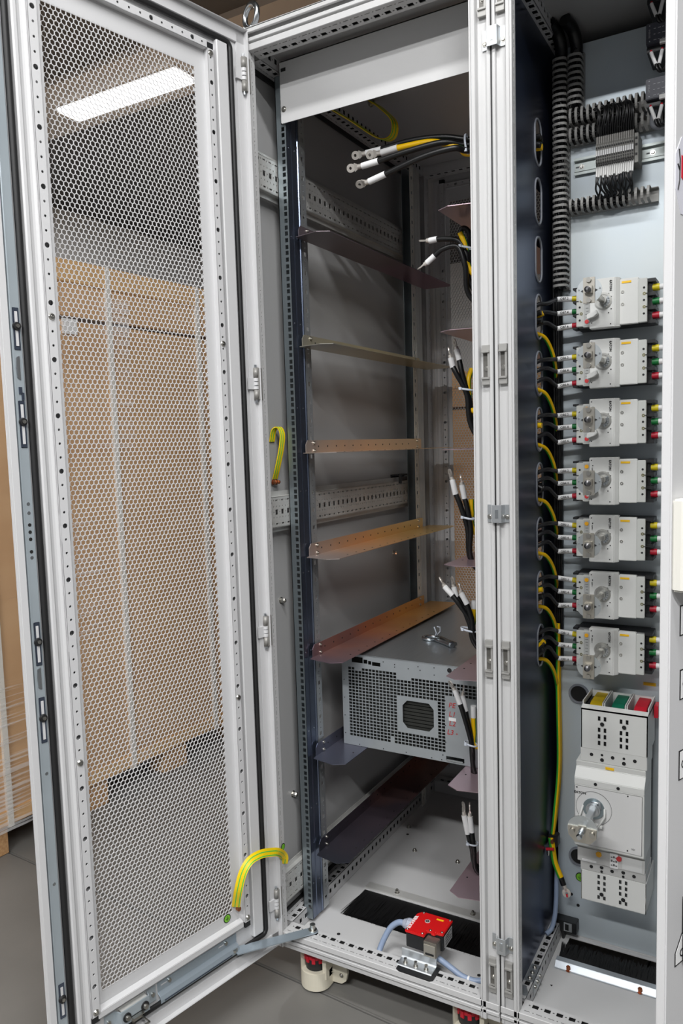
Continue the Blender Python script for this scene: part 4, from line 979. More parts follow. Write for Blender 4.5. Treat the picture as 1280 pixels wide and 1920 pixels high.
for k, (p, ax, R_) in enumerate([((.4056, .203, 1.757), (1, 0, .1), .020), ((.4041, .195, 1.548), (.3, 0, 1), .018), ((.3995, .197, 1.257), (.2, 0, 1), .017), ((.3985, .197, .9836), (.2, 0, 1), .015), ((.3965, .198, .7378), (.2, 0, 1), .018), ((.3985, .198, .4801), (.2, 0, 1), .015), ((.398, .2, .2489), (.1, 0, 1), .013)]):
    o = tag(bpy.data.objects.new('cable_tie', None), ['white tie around the top cable bundle', 'white tie around the bundle below the top', 'white tie around the second shelf bundle', 'white tie around the bundle below the third shelf', 'white tie around the bundle above the chassis', 'white tie around the bundle before the chassis', 'white tie around the bundle near the cabinet bottom'][k], 'cable tie', 'cable ties on the bundles'); COL.objects.link(o); o.location = p
    O = Vector(p); a_ = Vector(ax).normalized()
    q = Vector((0, 1, 0)); s_ = a_.cross(q).normalized()
    m = MB(); pts = [O+(q*cos(t)*.011+s_*sin(t)*R_) for t in (2*pi*i/20 for i in range(21))]
    vs = []
    m.tube(pts, (.0022, .0011), 8, caps=False, flat=tuple(a_)); m.build('tie_band', TIE, o, O)
    h = O-s_*0+q*-.012+s_*R_*(.55 if k else -.8); MB().box(h.x-.003, h.x+.003, h.y-.002, h.y+.003, h.z-.003, h.z+.003).build('tie_head', TIE, o, O, bevel=.0006)
# ============================================================ SAFETY SWITCH
sw = thing('safety_switch', 'red and black safety switch on a zinc bracket at the cabinet sill', 'switch', (.336, .045, .038)); O = sw.location
b = MB(); b.prism([(.296, .004), (.304, .0), (.374, .0), (.380, .006), (.380, .046), (.296, .046)], 'z', .0382, .0405); b.build('foot_plate', BLKP, sw, O)
b = MB(); b.prism([(.014, .0406), (.016, .0425), (.040, .0425), (.0425, .045), (.0425, .0605), (.045, .0625), (.045, .0406)], 'x', .292, .372); b.build('angle_bracket', ZINC, sw, O, bevel=.0004)
for x in (.308, .332, .356):
    m = MB(); m.cyl((x, .026, .0425), (x, .026, .0445), .0055, 14); m.cyl((x, .026, .0445), (x, .026, .053), .0035, 12); m.build('bracket_bolt', STEEL, sw, O)
b = MB(); b.prism([(.300, .048), (.343, .048), (.343, .062), (.378, .066), (.378, .122), (.308, .122), (.300, .112)], 'z', .064, .0965); b.build('switch_body', BLKP, sw, O, bevel=.0015)
b = MB(); b.prism([(.2985, .046), (.3435, .046), (.3435, .064), (.3525, .066), (.3525, .061), (.3625, .061), (.3625, .066), (.3785, .068), (.3785, .1235), (.309, .1235), (.2985, .112)], 'z', .0967, .1035); b.build('switch_lid', REDSW, sw, O, bevel=.0015)
b = MB(); b.box(.344, .374, .040, .064, .062, .095); b.build('actuator_head', mat('head_metal', (150, 146, 138), .38, .8), sw, O, bevel=.0015)
MB().box(.345, .371, .0385, .040, .063, .0895).build('head_plate', mat('plate_metal', (206, 202, 192), .3, .8), sw, O, bevel=.0005)
MB().box(.349, .368, .0375, .0387, .0675, .0715).build('actuator_slot', INK, sw, O)
for x, y in ((.303, .05), (.338, .05), (.349, .068), (.374, .072), (.312, .119), (.374, .119)): screw((x, y, .1035), Z, .0022, .0018, STEEL, sw, 'lid_screw', org=O)
screw((.331, .094, .1035), Z, .0045, .0008, mat('screw_cap', (200, 190, 186), .4), sw, 'lid_screw', org=O)
MB().box(.346, .362, .108, .113, .1035, .1039).build('marking_tag', YELL, sw, O)
text('EUCHNER', 'brand_text', mat('white_print', (240, 236, 236), .5), sw, (.3035, .078, .1037), Y, -X, .0105, org=O, bold=True)
m = MB(); m.box(.3785, .3791, .074, .116, .068, .094); m.build('type_plate', mat('plate_grey', (176, 176, 176), .5), sw, O)
for z in (.073, .079, .085, .090): MB().box(.3791, .3793, .078, .112 if z != .085 else .10, z, z+.0015).build('plate_print', INK, sw, O)
g = MB(); g.cyl((.300, .094, .0835), (.284, .094, .0835), .0135, 10, smooth=False); g.cyl((.284, .094, .0835), (.274, .094, .0825), .0125, 16, r1=.0088); g.build('cable_gland', mat('gland_grey', (170, 176, 190), .45), sw, O)
ho = tag(bpy.data.objects.new('grey_hose', None), 'blue-grey cable looping from the red switch down to the sill', 'cable'); COL.objects.link(ho)
MB().tube(spline([(.279, .094, .0815), (.262, .094, .081), (.244, .088, .067), (.232, .078, .043), (.226, .066, .022), (.228, .052, .010)], 8), .0066, 12).build('cable_jacket', PIPE, ho)
ho = tag(bpy.data.objects.new('grey_hose', None), 'blue-grey cable running along the sill right of the red switch', 'cable'); COL.objects.link(ho)
P = spline([(.366, .062, .050), (.378, .062, .046), (.400, .058, .040), (.425, .056, .031), (.452, .058, .029), (.475, .066, .034), (.49, .085, .034)], 8)
MB().tube(P, .0062, 12).build('cable_jacket', PIPE, ho); MB().tube([P[28]+Vector((-.002, 0, 0)), P[28]+Vector((.002, 0, 0))], .0068, 12).build('cable_band', WHT, ho)
# ============================================================ BREAKERS
def breaker():
    t = thing('circuit_breaker', '', 'circuit breaker', (.611, .345, 1.413), group='small grey circuit breakers in a column')
    P = lambda m, n_, mt, bv=0., par=None: m.build(n_, mt, par or t, bevel=bv)
    b = MB(); b.box(-.004, .140, -.052, -.0012, -.0425, .0425); P(b, 'base', BLKP, .0015)
    b = MB(); b.box(.002, .134, -.0655, -.0505, -.0415, .0415); P(b, 'lower_housing', mat('housing_grey', (120, 122, 122), .5), .001)
    # terminal combs left and right
    b = MB(); 
    for z in (-.040, -.0135, .0135, .040): b.box(-.0105, 0, -.060, -.030, z-.0022, z+.0022); b.box(.134, .149, -.058, -.012, z-.0035, z+.0035)
    b.box(.134, .143, -.05, -.008, -.0415, .0415); P(b, 'terminal_comb', BLKP, .0005)['kind'] = 'stuff'
    lt = P(MB().box(-.001, .0135, -.0705, -.0645, -.039, .0385), 'terminal_cover', BRKG, .001)
    rt = P(MB().box(.120, .1355, -.0745, -.0655, -.0425, .0425), 'terminal_cover', BRKG, .001)
    for z in (.024, 0, -.026):
        for x, par, y in ((.006, lt, -.0705), (.130, rt, -.0745)): MB().cyl((x, y-.0001, z), (x, y-.0005, z), .0022, 10).build('access_hole', INK, par)
    for z in (.0125, -.013):
        for x, par, y in ((.009, lt, -.0705), (.1305, rt, -.0745)):
            MB().ring((x, y-.0004, z), Y, .0013, .0030, .0008, 12).build('cover_screw', mat('brass_dull', (130, 126, 90), .4, .6), par)
        MB().box(-.004, .004, -.0713, -.0705, z-.0008, z+.0008).build('pole_mark', INK, lt); MB().box(.133, .1395, -.0752, -.0745, z-.0008, z+.0008).build('pole_mark', INK, rt)
    ls = P(MB().box(.0135, .0285, -.0765, -.0645, -.0415, .0405), 'setting_strip', BRKG, .0008)
    MB().box(.0155, .0265, -.0772, -.0765, -.0385, .0375).build('setting_window', mat('window_grey', (176, 178, 176), .5), ls)
    MB().cyl((.0215, -.0771, .031), (.0215, -.0782, .031), .0042, 14).build('yellow_dial', mat('dial_amber', (246, 178, 30), .45), ls)
    MB().cyl((.0215, -.0771, -.031), (.0215, -.0782, -.031), .0042, 14).build('red_dial', mat('dial_red', (206, 56, 58), .45), ls)
    for i, z in enumerate((.022, .016, .010, .003, -.004, -.010, -.016, -.022)): MB().box(.0185+(i % 3)*.001, .0245, -.0776, -.0771, z-.0004, z+.0004).build('fine_print', mat('print_grey', (96, 96, 96), .6), ls)
    b = MB(); b.prism([(.0285, -.0645), (.0285, -.0865), (.0735, -.0865), (.0775, -.0860), (.0855, -.0765), (.0855, -.0645)], 'z', -.0475, .0495); P(b, 'drive_housing', BRKW, .0012)
    P(MB().box(.0855, .120, -.0765, -.0645, -.0435, .0455), 'front_cover', BRKW, .0012)
    P(MB().box(.0295, .0300, -.0872, -.0864, -.030, .040), 'housing_joint', mat('joint_grey', (150, 150, 150), .6))
    MB().box(.0885, .1065, -.0773, -.0764, .0365, .0405).build('marking_tag', YELL, t)
    for z in (.020, -.004): MB().ring((.0905, -.0769, z), Y, .0014, .0031, .0009, 14).build('cover_screw', STEEL, t)
    for x, z in ((.033, .044), (.0695, .043), (.033, -.036), (.0695, -.041), (.0655, .018), (.0705, .012), (.0655, -.019), (.0705, -.012), (.0355, .033)): MB().cyl((x, -.0865, z), (x, -.0869, z), .0013, 8).build('pin_hole', INK, t)
    text('EATON', 'brand_text', INK, t, (.0695, -.0869, .0335), -Z, X, .0062, bold=True)
    text('NZM 1', 'type_text', INK, t, (.0345, -.0869, .024), -Z, X, .0036)
    # rotary drive
    kc = Vector((.0555, 0, .005))
    b = MB(); b.cyl(kc+Y*-.0865, kc+Y*-.0885, .0165, 28); b.ring(kc+Y*-.0892, Y, .0125, .0150, .002, 28); k = P(b, 'rotary_collar', mat('collar_metal', (186, 186, 182), .35, .8), 0)
    b = MB(); 
    for j in range(5):
        a = .5-j*.42; b.obox(kc+Vector((cos(a)*.0105, -.0905, sin(a)*.0105)), (cos(a)*.0025, 0, sin(a)*.0025), (0, .0015, 0), (-sin(a)*.0018, 0, cos(a)*.0018))
    b.build('collar_teeth', ZBRIGHT, k)
    b = MB(); b.cyl(kc+Y*-.0885, kc+Y*-.100, .0078, 18); b.build('shaft_clamp', mat('collar_metal', (0, 0, 0)), k)
    b = MB(); a = .0045; b.obox(kc+Y*-.157, (a, 0, 0), (0, .058, 0), (0, 0, a)); P(b, 'drive_shaft', STEEL, .0006)
    b = MB(); b.prism([(.026, -.0200), (.044, -.0125), (.047, -.020), (.040, -.0255), (.026, -.030)], 'y', -.1005, -.0865); P(b, 'lock_flag', BRKW, .0008)
    dc = Vector((.0555, -.2165, .005))
    b = MB(); b.cyl(dc, dc-Y*.0014, .0228, 36); dk = P(b, 'coupling_disc', mat('disc_zinc', (206, 212, 214), .3, .85), 0)
    b = MB(); b.prism([(.0555-.0225*.66, .005), (.0555, .005+.0085), (.0555+.0225*.66, .005), (.0555, .005-.0085)], 'y', -.2195, -.218); b.build('coupling_cross', BLKP, dk)
    b = MB(); b.box(.0450, .0660, -.2215, -.2180, -.0185, .0285); b.build('coupling_clamp', mat('clamp_nickel', (196, 192, 182), .3, .9), dk, bevel=.0006)
    for z in (.0235, -.0135): MB().cyl((.0555, -.2215, z), (.0555, -.2255, z), .0046, 14).build('clamp_bolt', STEEL, dk)
    b = MB(); b.box(.0485, .0625, -.2290, -.2215, -.0015, .0125); b.build('shaft_socket', mat('clamp_nickel', (0, 0, 0)), dk, bevel=.0006)
    b = MB(); b.cyl((.0555, -.229, .005), (.0555, -.236, .005), .0062, 14, r1=.0055); b.cyl((.0555, -.236, .005), (.0555, -.2385, .005), .0055, 14, r1=.002); b.build('shaft_cap', mat('cap_steel', (128, 128, 130), .35, .9), dk)
    for x in (.0365, .0745): MB().cyl((x, -.2180, .008), (x, -.2195, .008), .0014, 8).build('disc_rivet', ZBRIGHT, dk)
    return t
bk = breaker(); remember(bk)
BL = ['topmost grey breaker with the shaft disc over its upper left corner', 'second grey breaker from the top of the column', 'third grey breaker from the top of the column', 'fourth grey breaker, in the middle of the column of seven', 'fifth grey breaker from the top of the column', 'sixth grey breaker, second above the large white breaker', 'lowest small grey breaker, just above the large white breaker']
ROWZ = [1.413-.1187*k for k in range(7)]
for k, z in enumerate(ROWZ):
    o = bk if k == 0 else dup(bk, (.611, .345, z)); o['label'] = BL[k]
# cables of the breakers
CAPC = [('yellow', YEL), ('green', GRN), ('red', RED)]
capm = {'yellow': mat('cap_yellow', (208, 190, 20), .45), 'green': mat('cap_green', (10, 112, 52), .45), 'red': mat('cap_red', (176, 22, 46), .45)}
ORD = ['topmost', 'second', 'third', 'fourth', 'fifth', 'sixth', 'lowest']
for k, z in enumerate(ROWZ):
    oz = 1.3965-.1145*k
    for j, (cn, _) in enumerate(CAPC):
        zz = z+(.0225, -.0035, -.0315)[j]; rs = random.Random(k*7+j)
        slope = (.10, 0, -.08)[j]+(-.15 if k in (1, 2, 3) else .0)*(1 if j == 0 else .4)
        E0 = Vector((.6065, .300, zz)); dr = Vector((-1, 0, slope*.9)).normalized(); O = E0
        o = tag(bpy.data.objects.new('breaker_cable', None), 'black cable with white sleeve and %s cap, left side of the %s small breaker' % (cn, ORD[k]), 'cable', 'cables entering the small breakers from the left'); COL.objects.link(o); o.location = O
        a = E0; b1 = a+dr*.010; b2 = b1+dr*.031
        MB().cyl(a+Vector((.004, 0, 0)), b1, .0063, 14, r1=.0058).build('colour_cap', capm[cn], o, O)
        MB().cyl(b1, b2, .0056, 14, r1=.0052).build('white_sleeve', WHT, o, O)
        P = spline([b1, b2, (.550+.004, .262, oz+(.028, .010, -.012)[j]+.002), (.5415, .240, oz+(.026, .008, -.014)[j]), (.520, .232, oz+(.022, .004, -.018)[j]-.01)], 7)
        MB().tube(P, .0045, 10).build('cable_jacket', mat('dark_cable', (34, 34, 37), .35), o, O)
        tx = 'QB%d.%d' % (7-k, (2, 4, 6)[j]); c_ = (b1+b2)/2-Y*.0059; 
        text(tx, 'sleeve_print', INK, o, c_-Vector((0, .0, .0)), -dr, Vector((dr.z, 0, -dr.x)).normalized()*1, .0068, org=O)
        # right side stub
        e = Vector((.757, .300, z+(.027, 0, -.0275)[j])); 
        o = tag(bpy.data.objects.new('breaker_cable', None), 'cable with %s cap at the right end of the %s small breaker' % (cn, ORD[k]), 'cable', 'cables leaving the small breakers to the right'); COL.objects.link(o); o.location = e
        MB().cyl(e-Vector((.004, 0, 0)), e+Vector((.009, 0, 0)), .0068, 14).build('colour_cap', capm[cn], o, e)
        MB().cyl(e+Vector((.009, 0, 0)), e+Vector((.040, 0, 0)), .0056, 14).build('white_sleeve', WHT, o, e)
        MB().tube(spline([e+Vector((.038, 0, 0)), e+Vector((.07, .0, -.002)), e+Vector((.10, .015, -.03)), e+Vector((.12, .02, -.2))], 5), .0045, 8).build('cable_jacket', BLK, o, e)
# yellow-green protective wires looping behind the partition ovals
for k in range(7):
    oz = 1.3965-.1145*k
    o = tag(bpy.data.objects.new('earth_wire', None), 'yellow-green wire curving down from the %s used oval opening' % ORD[k], 'wire', 'yellow-green wires inside the partition'); COL.objects.link(o); O = Vector((.545, .25, oz-.03)); o.location = O
    P = spline([(.535, .236, oz-.030), (.549, .262, oz-.040), (.5565, .288, oz-.066), (.5585, .310, oz-.098), (.5545, .331, oz-.120)], 7)
    c = MB().tube(P, .0043, 10).build('wire_jacket', YC, o, O); yg_stripe(c, P, .0043, O, side=(1, -.2, 0), w_=.8)
for k, (x, y) in enumerate(((.5605, .318), (.559, .326), (.5595, .334))):
    o = tag(bpy.data.objects.new('earth_wire', None), ['front one of the long upright yellow-green wires beside the plate', 'middle one of the long upright yellow-green wires beside the plate', 'rearmost long upright yellow-green wire beside the plate'][k], 'wire', 'upright yellow-green wires'); COL.objects.link(o); O = Vector((x, y, .6)); o.location = O
    P = spline([(x, y, .74-.03*k), (x+.001, y-.002, .68), (x-.001, y, .6), (x+.001, y, .42), (x-.003, y-.02, .31), (.553, .296, .262)], 6)
    c = MB().tube(P, .0045, 10).build('wire_jacket', YC, o, O); yg_stripe(c, P, .0045, O, side=(1, -.2, 0), w_=.7)
b = MB(); rnd = random.Random(5)
for k in range(9):
    x, y = .5515+.0045*(k % 4), .325+.006*(k//4)+.002*(k % 2); b.tube(spline([(x, y-.004, 1.60), (x+rnd.uniform(-.002, .002), y, 1.35), (x+rnd.uniform(-.002, .002), y, 1.05), (x, y+.003, .80), (x, y+.004, .64)], 5), .0034, 7)
o = b.build('wire_bundle', BLK); tag(o, 'dense black wires running down between partition and plate', 'wires'); o['kind'] = 'stuff'
# earth terminal and hanging cable end in B
et = thing('earth_terminal', 'black earth terminal with red and steel bolts at the partition foot', 'terminal', (.549, .29, .245)); O = et.location
MB().box(.5455, .566, .285, .31, .236, .262).build('terminal_body', BLKP, et, O, bevel=.002)
MB().cyl((.545, .270, .236), (.562, .270, .240), .0035, 10).build('red_pin', RED, et, O); MB().cyl((.549, .272, .238), (.549, .272, .222), .0045, 10, r1=.003).build('clamp_bolt', STEEL, et, O); MB().cyl((.556, .286, .252), (.556, .276, .252), .004, 8).build('copper_bolt', BRASS, et, O)
o = tag(bpy.data.objects.new('earth_cable', None), 'thick yellow-green cable with clear lug hanging at the plate foot', 'cable'); COL.objects.link(o); O = Vector((.575, .28, .2)); o.location = O
P = spline([(.551, .288, .256), (.556, .282, .235), (.5605, .282, .205), (.570, .282, .180), (.574, .282, .172)], 7); c = MB().tube(P, .0065, 12).build('cable_jacket', YC, o, O); yg_stripe(c, P, .0065, O, side=(1, -.4, 0))
MB().tube([P[-2], P[-1], (.580, .282, .155)], .0062, 12).build('black_sleeve', BLK, o, O)
lug(o, (.580, .282, .156), (.590, .282, .128), .0062, (.3, -.9, 0), O); MB().cyl((.5885, .276, .139), (.590, .274, .133), .0022, 8).build('red_pin', RED, o, O)
o = tag(bpy.data.objects.new('grey_hose', None), 'thin blue-grey cable bending at the partition foot beside the plate', 'cable'); COL.objects.link(o)
MB().tube(spline([(.5615, .300, .19), (.5625, .290, .15), (.5625, .285, .11), (.561, .278, .075), (.556, .268, .052), (.548, .255, .045)], 7), .0052, 10).build('cable_jacket', PIPE, o)
# ============================================================ LARGE BREAKER
mb = thing('main_breaker', 'large white main breaker with metal rotary shaft below the column of breakers', 'circuit breaker', (.69, .345, .38)); O = mb.location
def PM(m, n_, mt=BRKW, bv=0., par=None): return m.build(n_, mt, par or mb, O, bevel=bv)
b = MB(); b.box(.636, .756, .262, .3438, .20, .50); PM(b, 'base', BLKP, .002)
b = MB(); b.prism([(.236, .286), (.236, .43), (.300, .43), (.300, .286)], 'x', .624, .753); PM(b, 'rear_housing', BRKW, .0015)
# upper terminal cover: open topped box
MCX0, MCX1 = .6315, .7615
m = MB(); hs = []
def slots(m, zc, x0s, o_z):
    pass
vs_ = []
for cx in (.6735, .7165):
    for dx_ in (-.0058, .0058):
        for z in (.571, .547, .533, .519): vs_.append((cx+dx_, z))
hs = [(x-.0026-MCX0, x+.0026-MCX0, z-.0048-.505, z+.0048-.505) for x, z in vs_]
m.sheet((MCX0, .221, .505), X, Z, -Y, .002, MCX1-MCX0, .0845, hs)
m.box(MCX0, MCX0+.002, .221, .325, .505, .5895); m.box(MCX1-.002, MCX1, .221, .325, .505, .5895)
m.prism([(.221, .5895), (.221, .586), (.236, .590), (.236, .5935)], 'x', MCX0, MCX1)
for x in (MCX0+.0425, MCX0+.0865): m.box(x-.0028, x-.0008, .236, .325, .51, .6005); m.box(x+.0008, x+.0028, .236, .325, .51, .6005)
m.box(MCX0, MCX0+.002, .236, .325, .585, .6005); m.box(MCX1-.002, MCX1, .236, .325, .585, .6005); m.box(MCX0, MCX1, .323, .325, .505, .598)
uc = PM(m, 'terminal_cover', BRKW)
for i, (cn, mt) in enumerate((('yellow', mat('bar_yellow', (206, 176, 24), .5)), ('green', mat('bar_green', (18, 116, 88), .5)), ('red', mat('bar_red', (190, 24, 44), .5)))):
    x0 = MCX0+.012+i*.0435
    b = MB(); b.prism([(.234, .578), (.234, .585), (.262, .594), (.326, .594), (.326, .52), (.30, .52), (.30, .585), (.262, .585)], 'x', x0, x0+.024); o = PM(b, '%s_insulation' % cn, mt, .001)
PM(MB().box(MCX0+.004, MCX0+.012, .24, .31, .52, .588), 'cable_bundle', BLKP); PM(MB().box(.764, .772, .29, .32, .565, .59), 'red_insulation', RED)
for x in (.648, .690, .732): PM(MB().box(x-.009, x+.009, .2265, .2275, .5875, .5892), 'snap_slot', mat('recess_grey', (176, 176, 174), .5), 0, uc)
for cx in (.6735, .7165):
    for z in (.5605,): PM(MB().cyl((cx+.0005, .2189, z), (cx+.0005, .2186, z), .0042, 16), 'round_hole', INK, 0, uc)
PM(MB().box(MCX0+.003, MCX1-.003, .226, .2265, .508, .582), 'inner_dark', DARK, 0, uc)
m = MB(); m.prism([(.223, .4755), (.221, .505), (.300, .505), (.300, .4755)], 'x', .6305, .7605); rw = PM(m, 'hole_row', BRKW, .0008)
for x, z, r in ((.6525, .492, .0036), (.6735, .494, .0026), (.6735, .4835, .0038), (.6945, .492, .0036), (.7165, .494, .0026), (.7165, .4835, .0038), (.7375, .4925, .0036)): PM(MB().cyl((x, .2222, z), (x, .2214, z), r, 16), 'round_hole', INK, 0, rw)
m = MB(); m.prism([(.222, .463), (.220, .475), (.300, .4755), (.300, .430), (.2045, .430), (.2045, .444), (.208, .448)], 'x', .6215, .7585); up = PM(m, 'upper_ledge', BRKW, .001)
PM(MB().obox((.689, .2205, .468), (.0085, 0, 0), (0, .0006, 0), (0, 0, .0026)), 'marking_tag', YELL)
m = MB(); m.prism([(.2045, .430), (.3, .430), (.3, .286), (.222, .286), (.2185, .291), (.2045, .2985)], 'x', .6215, .7585); PM(m, 'main_housing', BRKW, .001)
PM(MB().box(.6225, .7550, .2030, .2046, .3035, .4285), 'front_plate', mat('front_white', (222, 222, 221), .42), .0012)
for x, z in ((.664, .4365), (.7085, .4365)): PM(MB().cyl((x, .2044, z), (x, .2036, z), .0033, 14), 'round_hole', INK)
for x, z in ((.627, .4245), (.7275, .4245), (.7275, .3095)): PM(MB().cyl((x, .2029, z), (x, .2024, z), .0015, 10), 'pin_hole', INK)
text('EATON', 'brand_text', INK, mb, (.6335, .2026, .4135), X, Z, .0072, org=O, bold=True)
text('XD', 'type_text', mat('print_grey', (96, 96, 96), .6), mb, (.7385, .2026, .3145), X, Z, .0050, org=O)
kc = Vector((.661, .203, .385))
PM(MB().ring(kc-Y*.0003, Y, .0352, .0358, .0008, 48), 'dial_ring', mat('print_grey', (96, 96, 96), .6))
k = PM(MB().cyl(kc, kc-Y*.003, .0215, 30), 'rotary_collar', mat('collar_zinc', (150, 164, 170), .35, .8))
m = MB(); m.ring(kc-Y*.006, Y, .009, .0145, .006, 24); m.ring(kc-Y*.011, Y, .006, .0115, .005, 24); PM(m, 'clamp_ring', ZINC, 0, k)
m = MB(); m.tube([kc+Vector((-.004, -.003, .013)), kc+Vector((.012, -.006, .016)), kc+Vector((.014, -.006, .004))], .003, 8); PM(m, 'clamp_screw', ZBRIGHT, 0, k)
m = MB(); a = .0058; m.obox((kc.x, .152, kc.z), (a, 0, 0), (0, .048, 0), (0, 0, a)); PM(m, 'drive_shaft', ZINC, .0008)
m = MB(); m.tube([kc+Vector((-.021, -.002, .004)), kc+Vector((-.027, -.006, -.018)), kc+Vector((-.030, -.012, -.030))], .0022, 8); m.tube([kc+Vector((.022, -.002, .004)), kc+Vector((.0225, -.006, -.012)), kc+Vector((.010, -.014, -.034))], .0024, 8)
m.obox(kc+Vector((-.014, -.008, -.029)), (.014, 0, .002), (0, .003, 0), (0, 0, .0022)); m.obox(kc+Vector((.009, -.010, -.030)), (.010, 0, -.002), (0, .003, 0), (0, 0, .0026)); PM(m, 'lock_lever', BRKW, .0004)
dc = Vector((kc.x-.001, .104, kc.z-.001))
dk = PM(MB().cyl(dc, dc-Y*.0016, .0292, 40), 'coupling_disc', mat('disc_zinc', (0, 0, 0)))
m = MB(); m.prism([(dc.x-.0275, dc.z+.007), (dc.x-.0075, dc.z+.007), (dc.x-.0075, dc.z+.010), (dc.x+.0075, dc.z+.010), (dc.x+.0075, dc.z+.007), (dc.x+.0275, dc.z+.007), (dc.x+.0265, dc.z-.012), (dc.x+.015, dc.z-.0245), (dc.x-.015, dc.z-.0245), (dc.x-.0265, dc.z-.012)], 'y', dc.y-.0048, dc.y-.0016); PM(m, 'coupling_clamp', mat('clamp_nickel', (0, 0, 0)), .0005, dk)
for x in (-.019, .019): PM(MB().cyl((dc.x+x, dc.y-.0048, dc.z-.003), (dc.x+x, dc.y-.0105, dc.z-.003), .0052, 14), 'clamp_bolt', STEEL, 0, dk)
m = MB(); m.cyl((dc.x, dc.y-.0048, dc.z), (dc.x, dc.y-.018, dc.z), .0068, 16, r1=.006); m.cyl((dc.x, dc.y-.018, dc.z), (dc.x, dc.y-.030, dc.z), .005, 14); m.cyl((dc.x, dc.y-.030, dc.z), (dc.x, dc.y-.0345, dc.z), .0058, 12, r1=.004); PM(m, 'shaft_cap', ZBRIGHT, 0, dk)
# lower area
m = MB(); m.prism([(.2195, .2565), (.2195, .287), (.300, .287), (.300, .2565)], 'x', .6245, .7585); la = PM(m, 'setting_area', mat('setting_grey', (196, 196, 194), .45), .0006)
PM(MB().box(.715, .7535, .2185, .2196, .2590, .2855), 'blank_window', mat('window_pale', (208, 209, 208), .45), .0004, la)
PM(MB().box(.6905, .7065, .2175, .2196, .2565, .289), 'label_block', WHT, .0004, la)
for i in range(3):
    for j in range(3): PM(MB().box(.6925+i*.0045, .6960+i*.0045, .2171, .2176, .2620+j*.0085, .2632+j*.0085+(.003 if (i+j) % 2 else .001)), 'fine_print', mat('print_grey', (96, 96, 96), .6), 0, la)
PM(MB().cyl((.7085, .2195, .2795), (.7085, .2165, .2795), .0052, 14), 'red_button', mat('dial_red', (0, 0, 0)), 0, la)
PM(MB().cyl((.668, .2195, .279), (.668, .2178, .279), .0062, 6), 'amber_mark', mat('dial_amber', (0, 0, 0)), 0, la)
PM(MB().box(.634, .6635, .2185, .2196, .2575, .2625), 'small_plate', WHT, .0003, la)
m = MB(); m.prism([(.2225, .237), (.2205, .2565), (.300, .2565), (.300, .237)], 'x', .6305, .7600); rw = PM(m, 'hole_row', mat('row_grey', (190, 190, 188), .45), .0006)
for x, z, r in ((.6525, .2475, .0036), (.6735, .2505, .0038), (.6735, .2415, .0026), (.6945, .2475, .0036), (.7165, .2505, .0038), (.7165, .2415, .0026), (.7375, .2475, .0036)): PM(MB().cyl((x, .2216, z), (x, .2208, z), r, 16), 'round_hole', INK, 0, rw)
m = MB(); vs_ = []
for cx in (.6735, .7165):
    for dx_ in (-.0058, .0058):
        for z in (.2285, .2155, .2025, .1835): vs_.append((cx+dx_, z))
z0 = .1715
hs = [(x-.0026-MCX0, x+.0026-MCX0, z-.0045-z0, z+.0045-z0) for x, z in vs_]
m.sheet((MCX0, .2205, z0), X, Z, -Y, .002, MCX1-MCX0, .237-z0, hs)
m.box(MCX0, MCX0+.002, .2205, .325, z0, .237); m.box(MCX1-.002, MCX1, .2205, .325, z0, .237); m.box(MCX0, MCX1, .2205, .325, z0, z0+.0015)
lc = PM(m, 'terminal_cover', BRKW)
PM(MB().box(MCX0+.003, MCX1-.003, .2255, .226, z0+.004, .235), 'inner_dark', mat('inner_grey', (70, 72, 72), .6), 0, lc)
for cx in (.6735, .7165): PM(MB().cyl((cx+.0005, .2184, .1925), (cx+.0005, .2180, .1925), .0042, 16), 'round_hole', INK, 0, lc)
# ============================================================ WIRING DUCTS
def duct(name, label, p0, p1, side, depth, w_, n_skip=(), wires=8, back=True, wires_from=0., wires_to=1.):
    """comb duct on the plate from p0 to p1 (centre line), side = in-plane cross direction"""
    p0, p1, side = Vector(p0), Vector(p1), Vector(side); d = (p1-p0).normalized(); L = (p1-p0).length
    o = tag(bpy.data.objects.new(name, None), label, 'wiring duct', 'grey comb wiring ducts'); COL.objects.link(o); O = p0.copy(); o.location = O
    up = Vector((0, -1, 0)); h = w_/2
    b = MB(); b.obox(p0+d*L/2+up*.001, d*L/2, side*h, up*.001)
    for s_ in (-1, 1): b.obox(p0+d*L/2+side*h*s_+up*.006, d*L/2, side*.0008, up*.006)
    b.build('duct_base', DUCT, o, O)
    n = int(L/.0116)
    for k in range(n):
        if k in n_skip: continue
        c = p0+d*(.006+k*.0116); prof = []
        for t in range(9):
            a = pi*t/8; prof.append(c+side*(-cos(a))*h*(1.0)+up*(depth-.010+.010*sin(a)))
        path = [c-side*h+up*.010, c-side*h+up*(depth*.5)]+prof+[c+side*h+up*(depth*.5), c+side*h+up*.010]
        MB().ribbon(path, d*.0050, .0016).build('duct_finger', DUCT, o, O)
    if wires:
        rnd = random.Random(hash(label) % 1000); m = MB()
        for k in range(wires):
            pts = []
            for t in range(9):
                f = wires_from+(wires_to-wires_from)*t/8
                pts.append(p0+d*L*f+side*rnd.uniform(-.75, .75)*h+up*rnd.uniform(.008, depth-.006))
            m.tube(spline(pts, 3), .0019, 6)
        m_ = m.build('duct_wires', BLK, o, O); m_['kind'] = 'stuff'
    return o
PY = .3448
duct('wiring_duct', 'long upright grey comb duct at the left of the plate', (.5685, PY, 1.462), (.5685, PY, 1.935), (1, 0, 0), .045, .028, wires=20)
duct('wiring_duct', 'short upright grey comb duct beside the long one at the top', (.5985, PY, 1.822), (.5985, PY, 1.935), (1, 0, 0), .045, .027, wires=12)
duct('wiring_duct', 'upper level grey comb duct above the terminal row', (.585, PY, 1.806), (.80, PY, 1.806), (0, 0, 1), .042, .030, wires=14, wires_to=.62)
